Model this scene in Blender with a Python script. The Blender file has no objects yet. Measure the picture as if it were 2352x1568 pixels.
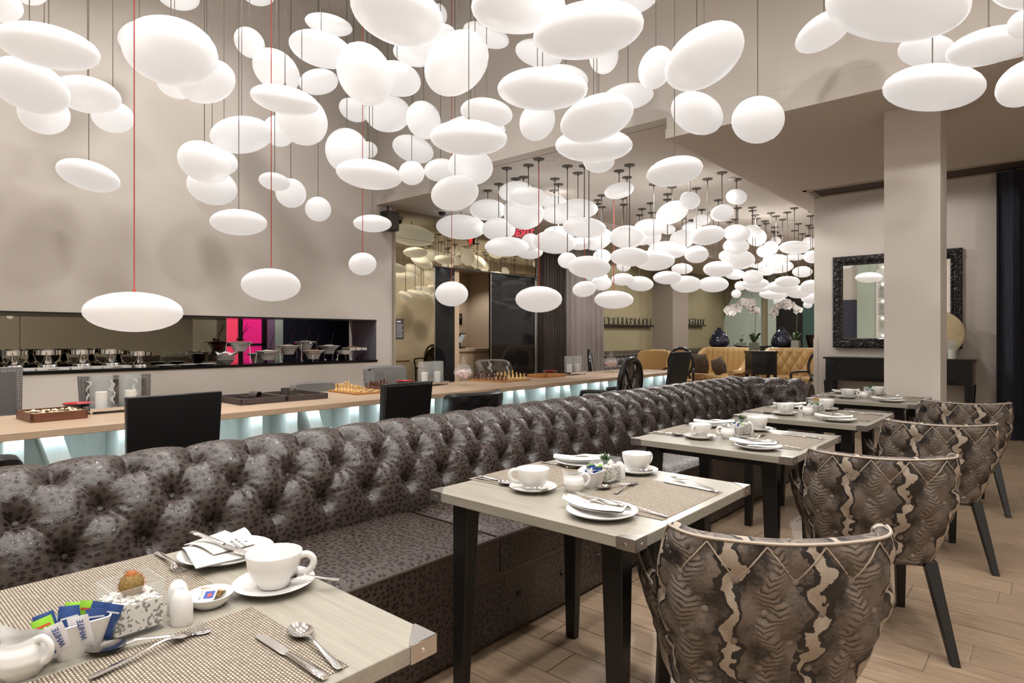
import bpy, bmesh, math, random
from mathutils import Vector, Matrix, Euler
R=math.radians; PI=math.pi
random.seed(7)
sc=bpy.context.scene
COL=sc.collection
# ---------------------------------------------------------------- camera
cam=bpy.data.objects.new('camera',bpy.data.cameras.new('camera'))
COL.objects.link(cam)
cam.location=(0,0,1.283)
cam.rotation_euler=(R(90),0,math.atan2(.6592,.7520))
cam.data.sensor_width=36; cam.data.lens=1425/2352*36
cam.data.shift_y=-12/2352
cam.data.clip_start=.02; cam.data.clip_end=120
sc.camera=cam
# ---------------------------------------------------------------- world, exposure
w=bpy.data.worlds.new('world'); sc.world=w; w.use_nodes=True
w.node_tree.nodes['Background'].inputs[0].default_value=(.02,.02,.022,1)
w.node_tree.nodes['Background'].inputs[1].default_value=1
sc.view_settings.view_transform='Standard'
sc.view_settings.look='None'
sc.view_settings.exposure=0.32
sc.view_settings.gamma=1
sc.view_settings.use_curve_mapping=False
sc.cycles.max_bounces=6; sc.cycles.diffuse_bounces=3; sc.cycles.glossy_bounces=3
sc.cycles.transmission_bounces=6; sc.cycles.transparent_max_bounces=6
sc.cycles.caustics_reflective=False; sc.cycles.caustics_refractive=False
sc.cycles.sample_clamp_indirect=4
sc.cycles.use_denoising=True; sc.cycles.adaptive_threshold=.025
# ---------------------------------------------------------------- room downlights, plus spots added to brighten lounge, soffit, hatch and niche
def downlight_or_fill(x,y,z,tx,ty,tz,power,ang=70,blend=.6,col=(1,.93,.85),r=.05):
    l=bpy.data.lights.new('downlight_or_fill','SPOT'); l.energy=power; l.spot_size=R(ang); l.spot_blend=blend; l.color=col
    l.shadow_soft_size=r
    o=bpy.data.objects.new('downlight_or_fill_beam',l); COL.objects.link(o); o.location=(x,y,z)
    o.rotation_euler=(Vector((tx,ty,tz))-Vector((x,y,z))).to_track_quat('-Z','Y').to_euler()
    return o
for _x in (-6.4,-4.2,-2,.2,2):
    for _y in (-3,-1,1,3): downlight_or_fill(_x,_y,6.05,_x,_y,0,(150 if _x<-6 else 175)+(75 if _y>2 else 0)+(40 if _x>-1 else 0),140,.7,(1,.98,.955),.22)
for _x,_y in ((-6,8),(-4.2,8.5),(-6,11.5),(-4.2,12),(-6.2,15),(-4.2,15.5),(-6.4,19),(-4.4,19)): downlight_or_fill(_x,_y,3.52,_x,_y,0,120,168,.3,(1,.965,.93),.08)  # fill spots added under the tray to brighten the dim lounge
for _x,_y in ((-2.4,7.8),(-1.7,8.9),(.9,8.9),(-8.3,14.5),(-8.2,20)): downlight_or_fill(_x,_y,3.33,_x,_y,0,26,172,.2,(1,.97,.94),.08)  # fill spots added in the soffits to lift the walls below
downlight_or_fill(-9.1,4.9,2.36,-9.1,4.9,0,28,140,.7,(.95,.97,1),.05)  # cool spot added inside the hatch to light its panels
for _y in (1.6,2.5,3.4,4.3,5.2): downlight_or_fill(-8.2,_y,1.515,-8.5,_y,.9,2.2,130,.8,(.96,.98,1),.03)  # small spots added along the niche top to brighten the bowls
# ---------------------------------------------------------------- helpers
def hexc(h):
    c=[int(h[i:i+2],16)/255 for i in (0,2,4)]
    return tuple((x/12.92 if x<=.04045 else ((x+.055)/1.055)**2.4) for x in c)+(1,)
def tag(o,label=None,cat=None,group=None,kind=None):
    if label: o['label']=label
    if cat: o['category']=cat
    if group: o['group']=group
    if kind: o['kind']=kind
    return o
def thing(name,label,cat,loc=(0,0,0),rz=0,group=None):
    o=bpy.data.objects.new(name,None); COL.objects.link(o)
    o.empty_display_size=.05
    o.location=loc; o.rotation_euler=(0,0,rz)
    return tag(o,label,cat,group)
def kids(o): return KIDS.get(o.name,[])
KIDS={}
def setpar(o,p):
    o.parent=p
    if p is not None: KIDS.setdefault(p.name,[]).append(o)
def copy_tree(o,parent=None,loc=None,rz=None,label=None,group=None):
    c=o.copy(); COL.objects.link(c)
    if parent is not None: setpar(c,parent)
    if loc is not None: c.location=loc
    if rz is not None: c.rotation_euler=(0,0,rz)
    if label: c['label']=label
    if group: c['group']=group
    for k in kids(o): copy_tree(k,c)
    return c
def dup(o,parent,loc=None,rot=None,scale=None):
    c=o.copy(); COL.objects.link(c); setpar(c,parent)
    if loc is not None: c.location=loc
    if rot is not None: c.rotation_euler=rot
    if scale is not None: c.scale=scale
    return c
class MB:
    def __init__(s): s.v=[]; s.f=[]; s.uv={}
    def add(s,vs,fs):
        b=len(s.v); s.v.extend([tuple(p) for p in vs]); s.f.extend([tuple(i+b for i in q) for q in fs]); return b
    def box(s,x0,x1,y0,y1,z0,z1):
        return s.frus((x0,x1,y0,y1),z0,(x0,x1,y0,y1),z1)
    def frus(s,a,z0,b,z1):
        vs=[(a[0],a[2],z0),(a[1],a[2],z0),(a[1],a[3],z0),(a[0],a[3],z0),(b[0],b[2],z1),(b[1],b[2],z1),(b[1],b[3],z1),(b[0],b[3],z1)]
        s.add(vs,[(3,2,1,0),(4,5,6,7),(0,1,5,4),(1,2,6,5),(2,3,7,6),(3,0,4,7)]); return s
    def lathe(s,prof,n=24,o=(0,0,0),sx=1,sy=1):
        rings=[];b=len(s.v)
        for r,z in prof:
            if r<1e-6:
                s.v.append((o[0],o[1],o[2]+z)); rings.append([len(s.v)-1])
            else:
                i0=len(s.v)
                for k in range(n):
                    a=2*PI*k/n; s.v.append((o[0]+r*sx*math.cos(a),o[1]+r*sy*math.sin(a),o[2]+z))
                rings.append(list(range(i0,i0+n)))
        for p,q in zip(rings,rings[1:]):
            if len(p)==1 and len(q)==1: continue
            for k in range(n):
                k2=(k+1)%n
                if len(p)==1: s.f.append((p[0],q[k2],q[k]))
                elif len(q)==1: s.f.append((p[k],p[k2],q[0]))
                else: s.f.append((p[k],p[k2],q[k2],q[k]))
        return s
    def tube(s,pts,r,n=8,caps=True,closed=False,flat=1.0):
        pts=[Vector(p) for p in pts]; m=len(pts); rs=r if isinstance(r,(list,tuple)) else [r]*m
        ring=[];up=None
        for i,p in enumerate(pts):
            a=pts[i-1] if (i>0 or closed) else p; c=pts[(i+1)%m] if (i<m-1 or closed) else p
            d=(c-a)
            if d.length<1e-9: d=Vector((0,0,1))
            d.normalize()
            if up is None:
                up=Vector((0,0,1)) if abs(d.z)<.9 else Vector((1,0,0))
            x=d.cross(up)
            if x.length<1e-6: x=d.cross(Vector((0,1,0)))
            x.normalize(); y=x.cross(d).normalized(); up=y
            i0=len(s.v)
            for k in range(n):
                t=2*PI*k/n; s.v.append(tuple(p+x*math.cos(t)*rs[i]+y*math.sin(t)*rs[i]*flat))
            ring.append(i0)
        for i in range(m if closed else m-1):
            a=ring[i];b=ring[(i+1)%m]
            for k in range(n):
                k2=(k+1)%n; s.f.append((a+k,a+k2,b+k2,b+k))
        if caps and not closed:
            s.f.append(tuple(ring[0]+k for k in reversed(range(n)))); s.f.append(tuple(ring[-1]+k for k in range(n)))
        return s
    def grid(s,fn,nu,nv,closeu=False,uv=None,flip=False):
        b=len(s.v)
        for j in range(nv+1):
            for i in range(nu if closeu else nu+1):
                u=i/nu;v=j/nv
                s.v.append(tuple(fn(u,v)))
                if uv: s.uv[len(s.v)-1]=uv(u,v)
        st=nu if closeu else nu+1
        for j in range(nv):
            for i in range(nu):
                i2=(i+1)%st if closeu else i+1
                q=(b+j*st+i,b+j*st+i2,b+(j+1)*st+i2,b+(j+1)*st+i)
                s.f.append(q[::-1] if flip else q)
        return s
    def prism(s,poly,z0,z1):
        n=len(poly); b=len(s.v)
        s.v.extend([(p[0],p[1],z0) for p in poly]+[(p[0],p[1],z1) for p in poly])
        s.f.append(tuple(b+i for i in reversed(range(n)))); s.f.append(tuple(b+n+i for i in range(n)))
        for i in range(n):
            j=(i+1)%n; s.f.append((b+i,b+j,b+n+j,b+n+i))
        return s
    def xf(s,M,i0=0):
        for i in range(i0,len(s.v)): s.v[i]=tuple(M@Vector(s.v[i]))
        return s
    def build(s,name,m,parent=None,sharp=38,bev=0,seg=2,loc=None,rot=None):
        me=bpy.data.meshes.new(name); me.from_pydata(s.v,[],s.f); me.validate()
        if s.uv:
            ul=me.uv_layers.new(name='UVMap')
            for l in me.loops: ul.data[l.index].uv=s.uv.get(l.vertex_index,(0,0))
        me.polygons.foreach_set('use_smooth',[True]*len(me.polygons))
        me.set_sharp_from_angle(angle=R(sharp))
        if m: me.materials.append(m)
        o=bpy.data.objects.new(name,me); COL.objects.link(o)
        if parent is not None: setpar(o,parent)
        if loc: o.location=loc
        if rot: o.rotation_euler=rot
        if bev:
            b=o.modifiers.new('bevel','BEVEL'); b.width=bev; b.segments=seg; b.limit_method='ANGLE'
        return o
def struct(name,mb,m,parent=None,**k):
    o=mb.build(name,m,parent,**k)
    if parent is None: o['kind']='structure'
    return o
def ease(a,b,t): t=max(0,min(1,t)); t=t*t*(3-2*t); return a+(b-a)*t
def rrect(w,d,r,n=5):
    pts=[]
    for cx,cy,a0 in ((w/2-r,d/2-r,0),(-w/2+r,d/2-r,90),(-w/2+r,-d/2+r,180),(w/2-r,-d/2+r,270)):
        for i in range(n+1):
            a=R(a0+90*i/n); pts.append((cx+r*math.cos(a),cy+r*math.sin(a)))
    return pts
def text(name,body,size,m,parent,loc,rot,ext=.0005,align='CENTER'):
    c=bpy.data.curves.new(name,'FONT'); c.body=body; c.size=size; c.extrude=ext; c.align_x=align; c.align_y='CENTER'
    c.materials.append(m); o=bpy.data.objects.new(name,c); COL.objects.link(o); setpar(o,parent)
    o.location=loc; o.rotation_euler=rot
    dg=bpy.context.evaluated_depsgraph_get(); me=bpy.data.meshes.new_from_object(o.evaluated_get(dg))
    o2=bpy.data.objects.new(name,me); COL.objects.link(o2); setpar(o2,parent); o2.location=loc; o2.rotation_euler=rot
    KIDS[parent.name].remove(o); bpy.data.objects.remove(o)
    if not me.materials: me.materials.append(m)
    return o2
# ---------------------------------------------------------------- materials
class NT:
    def __init__(s,name):
        s.m=bpy.data.materials.new(name); s.m.use_nodes=True; s.t=s.m.node_tree
        s.b=s.t.nodes['Principled BSDF']
    def n(s,typ,ins=None,out=0,**at):
        x=s.t.nodes.new('ShaderNode'+typ)
        for k,v in at.items(): setattr(x,k,v)
        for k,v in (ins or {}).items(): s.put(x.inputs[k],v)
        return x.outputs[out]
    def put(s,i,v):
        if isinstance(v,bpy.types.NodeSocket): s.t.links.new(v,i)
        else:
            if hasattr(i.default_value,'__len__') and not hasattr(v,'__len__'): v=(v,)*len(i.default_value)
            i.default_value=v
    def set(s,**k):
        for a,v in k.items(): s.put(s.b.inputs[a.replace('_',' ')],v)
        return s
    def math(s,op,a,b=0,c=0): return s.n('Math',{0:a,1:b,2:c},operation=op)
    def mix(s,f,a,b,typ='MIX'): return s.n('Mix',{0:f,6:a,7:b},out=2,data_type='RGBA',blend_type=typ)
    def ramp(s,f,stops,interp='LINEAR'):
        x=s.t.nodes.new('ShaderNodeValToRGB'); x.color_ramp.interpolation=interp
        e=x.color_ramp.elements
        while len(e)<len(stops): e.new(.5)
        for q,(p,c) in zip(e,stops): q.position=p; q.color=c if len(c)==4 else tuple(c)+(1,)
        s.put(x.inputs[0],f); return x.outputs[0]
    def co(s,kind='Object',scale=(1,1,1),rot=(0,0,0)):
        c=s.t.nodes.new('ShaderNodeTexCoord').outputs[kind]
        return s.n('Mapping',{0:c,2:rot,3:scale})
    def noise(s,co,scale,detail=3,rough=.5,out=0,dist=0): return s.n('TexNoise',{'Vector':co,'Scale':scale,'Detail':detail,'Roughness':rough,'Distortion':dist},out=out)
    def bump(s,h,st=.3,d=.01): s.put(s.b.inputs['Normal'],s.n('Bump',{'Height':h,'Strength':st,'Distance':d})); return s
def pm(name,c,rough=.5,metal=0,coat=0,spec=.5,nz=None,vary=0,emit=None,es=0,trans=0,ior=1.45,sheen=0,alpha=1):
    s=NT(name); c=hexc(c) if isinstance(c,str) else tuple(c)+(1,)
    s.set(Base_Color=c,Roughness=rough,Metallic=metal,IOR=ior); s.put(s.b.inputs['Specular IOR Level'],spec)
    if coat: s.set(Coat_Weight=coat,Coat_Roughness=.06)
    if trans: s.set(Transmission_Weight=trans)
    if sheen: s.set(Sheen_Weight=sheen,Sheen_Roughness=.4)
    if alpha<1: s.set(Alpha=alpha)
    if nz or vary:
        co=s.co(); f=s.noise(co,nz[0] if nz else 8,4)
        if vary:
            g=s.noise(co,3 if not nz else nz[0]*.2,3)
            d=tuple(x*(1-vary) for x in c[:3])+(1,)
            s.put(s.b.inputs['Base Color'],s.mix(g,d,tuple(min(1,x*(1+vary)) for x in c[:3])+(1,)))
        if nz: s.bump(f,nz[1],nz[2] if len(nz)>2 else .004)
    if emit: s.set(Emission_Color=hexc(emit) if isinstance(emit,str) else tuple(emit)+(1,),Emission_Strength=es)
    return s.m
M={}
M['thinglass']=pm('thin_clear_glass','DDE3E1',.03,spec=.8,alpha=.15)
M['wall']=pm('taupe_wall_paint','D0C8BF',.75,nz=(180,.04,.002),vary=.02)
M['ceil']=pm('ceiling_paint','D0C8BF',.8,vary=.015)
M['trim']=pm('painted_trim','A89C8B',.5)
M['bronze']=pm('bronze_mirror',(.50,.44,.30),.015,1)
M['smoke']=pm('smoked_mirror',(.27,.25,.19),.012,1)
M['mirror']=pm('mirror_glass',(.86,.86,.84),.008,1)
M['navy']=pm('dark_navy_panel','1B1C27',.25)
M['darkglass']=pm('dark_tinted_glass',(.010,.010,.011),.04,0,spec=.35)
M['blackstone']=pm('black_stone','121313',.12,vary=.3)
M['lacquer']=pm('black_lacquer','0E0D0D',.3,coat=.3)
M['blackwood']=pm('black_stained_wood','131110',.38,nz=(60,.05,.002))
M['blackleather']=pm('black_leather','131314',.33,nz=(260,.12,.002))
M['greyleather']=pm('grey_leather','5A5757',.32,nz=(220,.12,.002))
M['greyframe']=pm('grey_painted_wood','6E6B6A',.4)
M['greysuede']=pm('grey_suede','75706C',.85,sheen=.4,vary=.1)
M['greyfabric']=pm('grey_woven_fabric','8A8785',.9,nz=(500,.2,.002),vary=.05)
M['porcelain']=pm('white_porcelain','DEDBD7',.1,spec=.5)
M['silver']=pm('polished_silver',(.82,.79,.76),.14,1)
M['chrome']=pm('chrome',(.85,.84,.82),.07,1)
M['steel']=pm('brushed_steel',(.60,.57,.54),.28,1)
M['glass']=pm('clear_glass',(1,1,1),.0,trans=1,ior=1.3)
M['candle']=pm('cream_candle_wax','F1ECE4',.5)
M['napkin']=pm('paper_napkin','DEDAD3',.9,nz=(300,.15,.002))
M['white']=pm('white_paper','F2EFEC',.6)
M['sachet_blue']=pm('blue_sachet','2F4C86',.5,vary=.12)
M['sachet_green']=pm('green_sachet','8FC634',.5,vary=.12)
M['sachet_white']=pm('white_sachet','E6E3E6',.55,vary=.04)
M['inkblue']=pm('blue_ink','31488C',.6)
M['ink']=pm('dark_ink','4A4744',.7)
M['inkwhite']=pm('white_ink','D9DCE6',.6)
M['inkred']=pm('red_ink','D9453A',.6)
M['pebble']=pm('white_pebbles','E4DED6',.6,vary=.1)
M['pebbledark']=pm('grey_pebbles','77706A',.6,vary=.2)
M['cactus']=pm('dry_cactus','8D7443',.9,nz=(120,.8,.006),vary=.3)
M['cactustop']=pm('rust_cactus_wool','A8663A',.95,nz=(200,.8,.006))
M['wax']=pm('amber_jam_pack','B08A3E',.35,trans=.3)
M['dice']=pm('ivory','E4D7B5',.5)
M['red']=pm('red_lacquer','B5202F',.35)
M['redcord']=pm('red_cord','B2402F',.6)
M['greycord']=pm('taupe_cord','6F675E',.6)
M['darkcord']=pm('dark_rod','4B433C',.5)
M['led']=pm('led_strip',(1,1,1),.5,emit=(.72,.93,1),es=22)
M['signred']=pm('red_sign_face','B0202A',.5,emit='FF3040',es=.25)
M['exitred']=pm('red_exit_letters','F03848',.5,emit='FF3048',es=1.3)
M['signdark']=pm('dark_sign_board','1C2420',.5)
M['pink']=pm('glowing_magenta_glass','C21A63',.2,emit='D0206E',es=.55)  # emission stands in for light coming from behind the pane
M['coral']=pm('glowing_coral_glass','D83A5A',.2,emit='E8405E',es=.55)  # own glow imitates backlight through the coral pane
M['mauve']=pm('mauve_panel','7E5F77',.5)
M['mint']=pm('pale_sage_panel','A9B5A6',.5)
M['leaf']=pm('orchid_leaf','3F5A32',.45,vary=.25)
M['stem']=pm('orchid_stem','6B6A48',.6)
M['petal']=pm('white_petal','F4EFEA',.6)
M['moss']=pm('moss','5C5A35',.95,nz=(150,.8,.01),vary=.3)
M['vase']=pm('blue_glazed_vase','181D30',.07,coat=.5,vary=.3)
M['darkpot']=pm('dark_brown_glaze','231512',.08,coat=.5)
M['brownwood']=pm('brown_wood','6E4A36',.45,vary=.15)
M['food']=pm('golden_cereal','B98C55',.9,nz=(150,1,.01),vary=.3)
M['prawn']=pm('pink_relish','D98070',.8,nz=(150,1,.01),vary=.2)
M['flour']=pm('pale_oats','D9CDBB',.9,nz=(150,1,.01),vary=.1)
M['goldlamp']=pm('gold_flake_disc','CDBB96',.6,nz=(70,.4,.01),vary=.3)
M['sheer']=None
M['pinkcandy']=pm('pink_marshmallow','F0CFCF',.8)
M['boardlight']=pm('maple_square','D8AE6C',.4)
M['chesslight']=pm('boxwood','D9B272',.4)
M['chessdark']=pm('rosewood','53281A',.35)
M['boardwood']=pm('walnut_board','A8733F',.4,vary=.1)
M['leathercase']=pm('brown_leather_case','453B38',.55,nz=(250,.2,.002))
M['caselining']=pm('brown_felt','574B46',.95)
M['beigewall']=pm('beige_office_wall','C9B8A4',.35,vary=.03)
M['officewood']=pm('blond_office_wood','C2A98C',.5,vary=.08)
M['blackplastic']=pm('black_plastic','0F0F10',.35)
M['screen']=pm('grey_screen','8B8E90',.2,emit='A8B0B4',es=.4)
M['goldsatin']=pm('gold_satin','B8945F',.33,sheen=.2,vary=.06)
M['whiteplastic']=pm('white_plastic','DAD6D0',.4)
def mat_opal():
    s=NT('opal_glass_lit'); s.set(Base_Color=hexc('E0DEDD'),Roughness=.28,Emission_Color=(1,.985,.975,1),Emission_Strength=.36)
    return s.m
M['opal']=mat_opal()
def mat_wood(name,a,b,scale=(1,14,14),rough=.45,bump=.06,rnd=.25):
    s=NT(name); co=s.co(scale=scale)
    rv=s.n('ObjectInfo',out=5)
    co2=s.n('VectorMath',{0:co,1:s.n('CombineXYZ',{0:s.math('MULTIPLY',rv,37),1:s.math('MULTIPLY',rv,91),2:0})},operation='ADD')
    f=s.noise(co2,3.2,6,.62,dist=.6); g=s.noise(co2,16,3,.7)
    h=s.math('ADD',s.math('MULTIPLY',f,.75),s.math('MULTIPLY',g,.25))
    c=s.ramp(h,[(.3,hexc(a)),(.7,hexc(b))])
    c=s.mix(1,c,s.ramp(rv,[(0,(1-rnd,)*3),(1,(1,1,1))]),'MULTIPLY')
    s.put(s.b.inputs['Base Color'],c); s.set(Roughness=rough); s.bump(h,bump,.004)
    return s.m
M['floor']=mat_wood('grey_brown_floor_plank','7C6854','A38C74',(1.4,13,13),.42,.12,.16)
M['oak']=mat_wood('pale_oak','AC927A','C0A88E',(13,1,13),.36,.03,0)
M['slat']=mat_wood('white_washed_slat','C3CDCB','D9E0DE',(6,6,1),.55,.05,.1)
M['tabletop']=mat_wood('grey_green_veneer','8C867A','A09A8C',(1,22,22),.25,.02,.05)
M['walnut']=mat_wood('walnut','5A3524','7A4C33',(8,1,8),.45,.05,.1)
def mat_weave():
    s=NT('woven_vinyl'); co=s.co(scale=(1,1,1))
    br=s.t.nodes.new('ShaderNodeTexBrick'); br.offset=.5
    s.put(br.inputs['Vector'],co)
    for k,v in (('Color1',hexc('B4A793')),('Color2',hexc('988B79')),('Mortar',hexc('463B32')),('Scale',1.),('Mortar Size',.0011),('Mortar Smooth',.35),('Bias',0.),('Brick Width',.0078),('Row Height',.0054)): s.put(br.inputs[k],v)
    s.put(s.b.inputs['Base Color'],br.outputs[0]); s.set(Roughness=.6)
    s.bump(s.math('SUBTRACT',1,br.outputs[1]),.6,.0015); return s.m
M['weave']=mat_weave()
def mat_croc(name='embossed_croc_leather',sc_=52,a='17110F',b='332925',c='5C4F47'):
    s=NT(name); uv=s.t.nodes.new('ShaderNodeTexCoord').outputs['UV']
    co=s.n('Mapping',{0:uv,3:(.8,1,1)})
    wob=s.n('VectorMath',{0:s.noise(co,20,2,out=1),1:(.5,.5,.5)},operation='SUBTRACT')
    co2=s.n('VectorMath',{0:co,1:s.n('VectorMath',{0:wob,'Scale':.014},operation='SCALE')},operation='ADD')
    v=s.n('TexVoronoi',{'Vector':co2,'Scale':sc_,'Randomness':.75},feature='F1',voronoi_dimensions='2D')
    e=s.n('TexVoronoi',{'Vector':co2,'Scale':sc_*3,'Randomness':1.},feature='DISTANCE_TO_EDGE',voronoi_dimensions='2D')
    wr=s.ramp(e,[(.0,(1,1,1)),(.10,(.3,)*3),(.3,(.1,)*3)])
    body=s.mix(wr,hexc(b),hexc(c))
    cell=s.ramp(v,[(.0,(0,0,0)),(.30,(.0,)*3),(.36,(1,1,1)),(.46,(.7,)*3),(.56,(.9,)*3)])
    col=s.mix(cell,hexc(a),body)
    big=s.noise(co,4,3)
    s.put(s.b.inputs['Base Color'],s.mix(s.math('MULTIPLY',big,.5),col,hexc(b)))
    s.put(s.b.inputs['Roughness'],s.ramp(cell,[(0,(.22,)*3),(1,(.36,)*3)]))
    hgt=s.math('ADD',s.ramp(v,[(0,(.8,)*3),(.26,(.6,)*3),(.33,(.0,)*3),(.39,(1,)*3),(.6,(.5,)*3)]),s.math('MULTIPLY',wr,.5))
    s.bump(hgt,.26,.0018)
    return s.m
M['crocbutton']=pm('brown_leather_button','2B221E',.45)
M['croc']=mat_croc()
def mat_snake(name='snake_print_leather',light='A89A8A',mid='73675E',dark='1E1917'):
    s=NT(name); uv=s.t.nodes.new('ShaderNodeTexCoord').outputs['UV']
    sp=s.t.nodes.new('ShaderNodeSeparateXYZ'); s.put(sp.inputs[0],uv); u,v=sp.outputs[0],sp.outputs[1]
    nz=s.noise(uv,38,3,.6); nz2=s.noise(uv,110,2,.6); nb=s.noise(uv,11,2)
    zig=s.math('SUBTRACT',s.math('PINGPONG',v,.052),.026)
    jit=s.math('ADD',s.math('MULTIPLY',s.math('SUBTRACT',nz,.5),.03),s.math('MULTIPLY',s.math('SUBTRACT',nb,.5),.09))
    x=s.math('ADD',s.math('ADD',u,s.math('MULTIPLY',zig,.62)),jit)
    P=.205
    d=s.math('ABSOLUTE',s.math('SUBTRACT',s.math('MODULO',s.math('ADD',x,20*P),P),P/2))   # 0 = stripe centre
    wid=s.math('MULTIPLY',s.math('SUBTRACT',s.noise(uv,17,1),.22),.045)
    stripe=s.math('LESS_THAN',d,wid)
    border=s.math('LESS_THAN',d,s.math('ADD',s.math('MULTIPLY',nz,.020),s.math('ADD',wid,.004)))
    e2=s.math('SUBTRACT',P/2,d)                                     # 0 = ladder-scale column centre
    ladder=s.ramp(e2,[(.018,(1,1,1)),(.034,(0,0,0))])
    wv=s.math('PINGPONG',s.math('ADD',v,s.math('MULTIPLY',e2,-.5)),.0075)
    lad=s.ramp(wv,[(.0,(.0,)*3),(.0022,(.75,)*3),(.0075,(1,)*3)])
    vo=s.n('TexVoronoi',{'Vector':uv,'Scale':190,'Randomness':.25},feature='DISTANCE_TO_EDGE')
    sca=s.ramp(vo,[(.02,(.32,)*3),(.14,(1,)*3)])
    blot=s.ramp(s.math('ADD',s.math('MULTIPLY',nb,.75),s.math('MULTIPLY',nz2,.3)),[(.40,(0,0,0)),(.62,(1,1,1))])
    base=s.mix(blot,hexc('261F1C'),hexc('72665C'))
    ladc=s.mix(lad,hexc('221C19'),hexc('82756A'))
    c=s.mix(ladder,base,ladc)
    c=s.mix(border,c,hexc(dark)); c=s.mix(stripe,c,hexc(light))
    c=s.mix(.62,c,s.mix(1,c,sca,'MULTIPLY'))
    s.put(s.b.inputs['Base Color'],c); s.set(Roughness=.48)
    s.bump(s.math('ADD',s.math('MULTIPLY',sca,.5),s.math('MULTIPLY',lad,s.math('MULTIPLY',ladder,1.0))),.3,.0015)
    return s.m
M['snake']=mat_snake()
M['snakepale']=mat_snake('pale_snake_print','D5CFC8','A39A93','3A3533')
M['chairbutton']=pm('mottled_leather_button','7D7167',.45)
M['piping']=pm('pale_piping','A99C8D',.5)
def mat_sheer(name,c1,c2,alpha):
    s=NT(name); co=s.co(scale=(1,1,.15)); f=s.noise(co,30,2)
    s.put(s.b.inputs['Base Color'],s.mix(f,hexc(c1),hexc(c2))); s.set(Roughness=.85,Alpha=alpha); return s.m
M['drape']=mat_sheer('grey_drape','6F6662','8D837D',1)
M['sheer']=mat_sheer('brown_sheer','2A211C','453931',.93)
M['navycurtain']=mat_sheer('navy_velvet_curtain','1A1B26','343542',1)
def mat_orn():
    s=NT('carved_black_frame'); co=s.co()
    n=s.n('TexVoronoi',{'Vector':s.n('VectorMath',{0:co,1:s.n('VectorMath',{0:s.noise(co,25,2,out=1),'Scale':.05},operation='SCALE')},operation='ADD'),'Scale':34},feature='SMOOTH_F1')
    s.set(Base_Color=hexc('151112'),Roughness=.22,Coat_Weight=.3); s.bump(n,1,.02); return s.m
M['carved']=mat_orn()
# ---------------------------------------------------------------- room shell
ZS,ZT,ZH=3.36,3.59,6.1
FY=6.0; XL=-8.1; XS=-3.09; XB=-6.86; YM=10.0; XR=3.2; YB=-5.0
NZ0,NZ1,NY0,NY1=.878,1.544,-1.5,5.98
fl=struct('floor',MB().box(-9.6,XR+.3,YB-.3,22.4,-.12,-.006),M['floor'])
# floor planks laid across the room, each its own piece
pl=None; row=0; y=.35
random.seed(11)
while y<9.9:
    x=-2.05-random.random()*1.1
    while x<.75:
        L=1.28; x1=min(x+L,1.2)
        if pl is None:
            pl=MB().frus((0,L-.003,0,.188),-.02,(.001,L-.004,.001,.187),0).build('plank',M['floor'],fl); o=pl
        else: o=dup(pl,fl)
        o.location=(x,y,0)
        x+=L
    y+=.19; row+=1
wl=MB()
wl.box(-8.85,XL,YB,6.34,0,NZ0).box(-8.85,XL,YB,6.34,NZ1,ZH).box(-8.85,XL,YB,NY0,NZ0,NZ1).box(-8.85,XL,NY1,6.34,NZ0,NZ1)
wall_left=struct('wall_left',wl,M['wall'])
struct('trim_1',MB().box(XL-.01,XL+.025,6.3,6.345,0,ZS),M['trim'])
struct('trim_2',MB().box(-8.75,XL+.004,NY0,NY1,NZ1-.02,NZ1),M['lacquer'])
# buffet niche: stone ledge, smoked mirror panels, cheek
struct('trim_3',MB().box(-8.8,XL+.012,NY0,NY1+.015,NZ0,NZ0+.034),M['blackstone'])
struct('trim_4',MB().box(-8.75,XL-.004,NY1-.012,NY1,NZ0+.034,NZ1-.02),pm('slate_blue_cheek','6F7178',.45))
mp=struct('wall_mirror_strip',MB().box(-8.78,-8.75,NY0,3.9,NZ0+.034,NZ1),M['lacquer'])
for a,b in ((NY0,1.592),(1.598,3.9)):
    MB().box(-8.75,-8.744,a,b,NZ0+.034,NZ1-.02).build('mirror_panel',M['smoke'],mp)
# hatch behind the bowls: coloured glass door and walls beyond
wb=struct('wall_hatch',MB().box(-10.4,-9.5,5.02,5.16,0,2.4).box(-10.2,-9.52,3.2,4.25,0,2.4),M['mint'])
struct('wall_hatch_side',MB().box(-10.2,-9.5,4.89,5.016,0,2.4),M['mauve'])
struct('wall_hatch_dark',MB().box(-10.2,-9.5,5.16,7.2,0,2.4).box(-9.6,-8.85,6.6,6.7,0,2.4).box(-9.5,-8.85,3.2,3.26,0,2.4),M['navy'])
struct('ceiling_hatch',MB().box(-10.4,-8.85,3.2,7.2,2.4,2.45),M['ceil'])
dr=struct('door_1',MB().box(-9.62,-9.58,4.25,4.89,0,2.3),M['lacquer'])
for a,b,z0,z1,m in ((4.265,4.446,.2,1.13,'coral'),(4.265,4.446,1.17,2.2,'coral'),(4.515,4.825,.2,1.13,'pink'),(4.515,4.825,1.17,2.2,'pink')):
    MB().box(-9.575,-9.56,a,b,z0,z1).build('pane',M[m],dr)
for a,b in ((4.446,4.515),(4.825,4.89)): MB().box(-9.58,-9.545,a,b,0,2.3).build('frame_bar',M['lacquer'],dr)
MB().box(-9.58,-9.545,4.25,4.89,1.13,1.17).build('frame_bar',M['lacquer'],dr)
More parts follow.
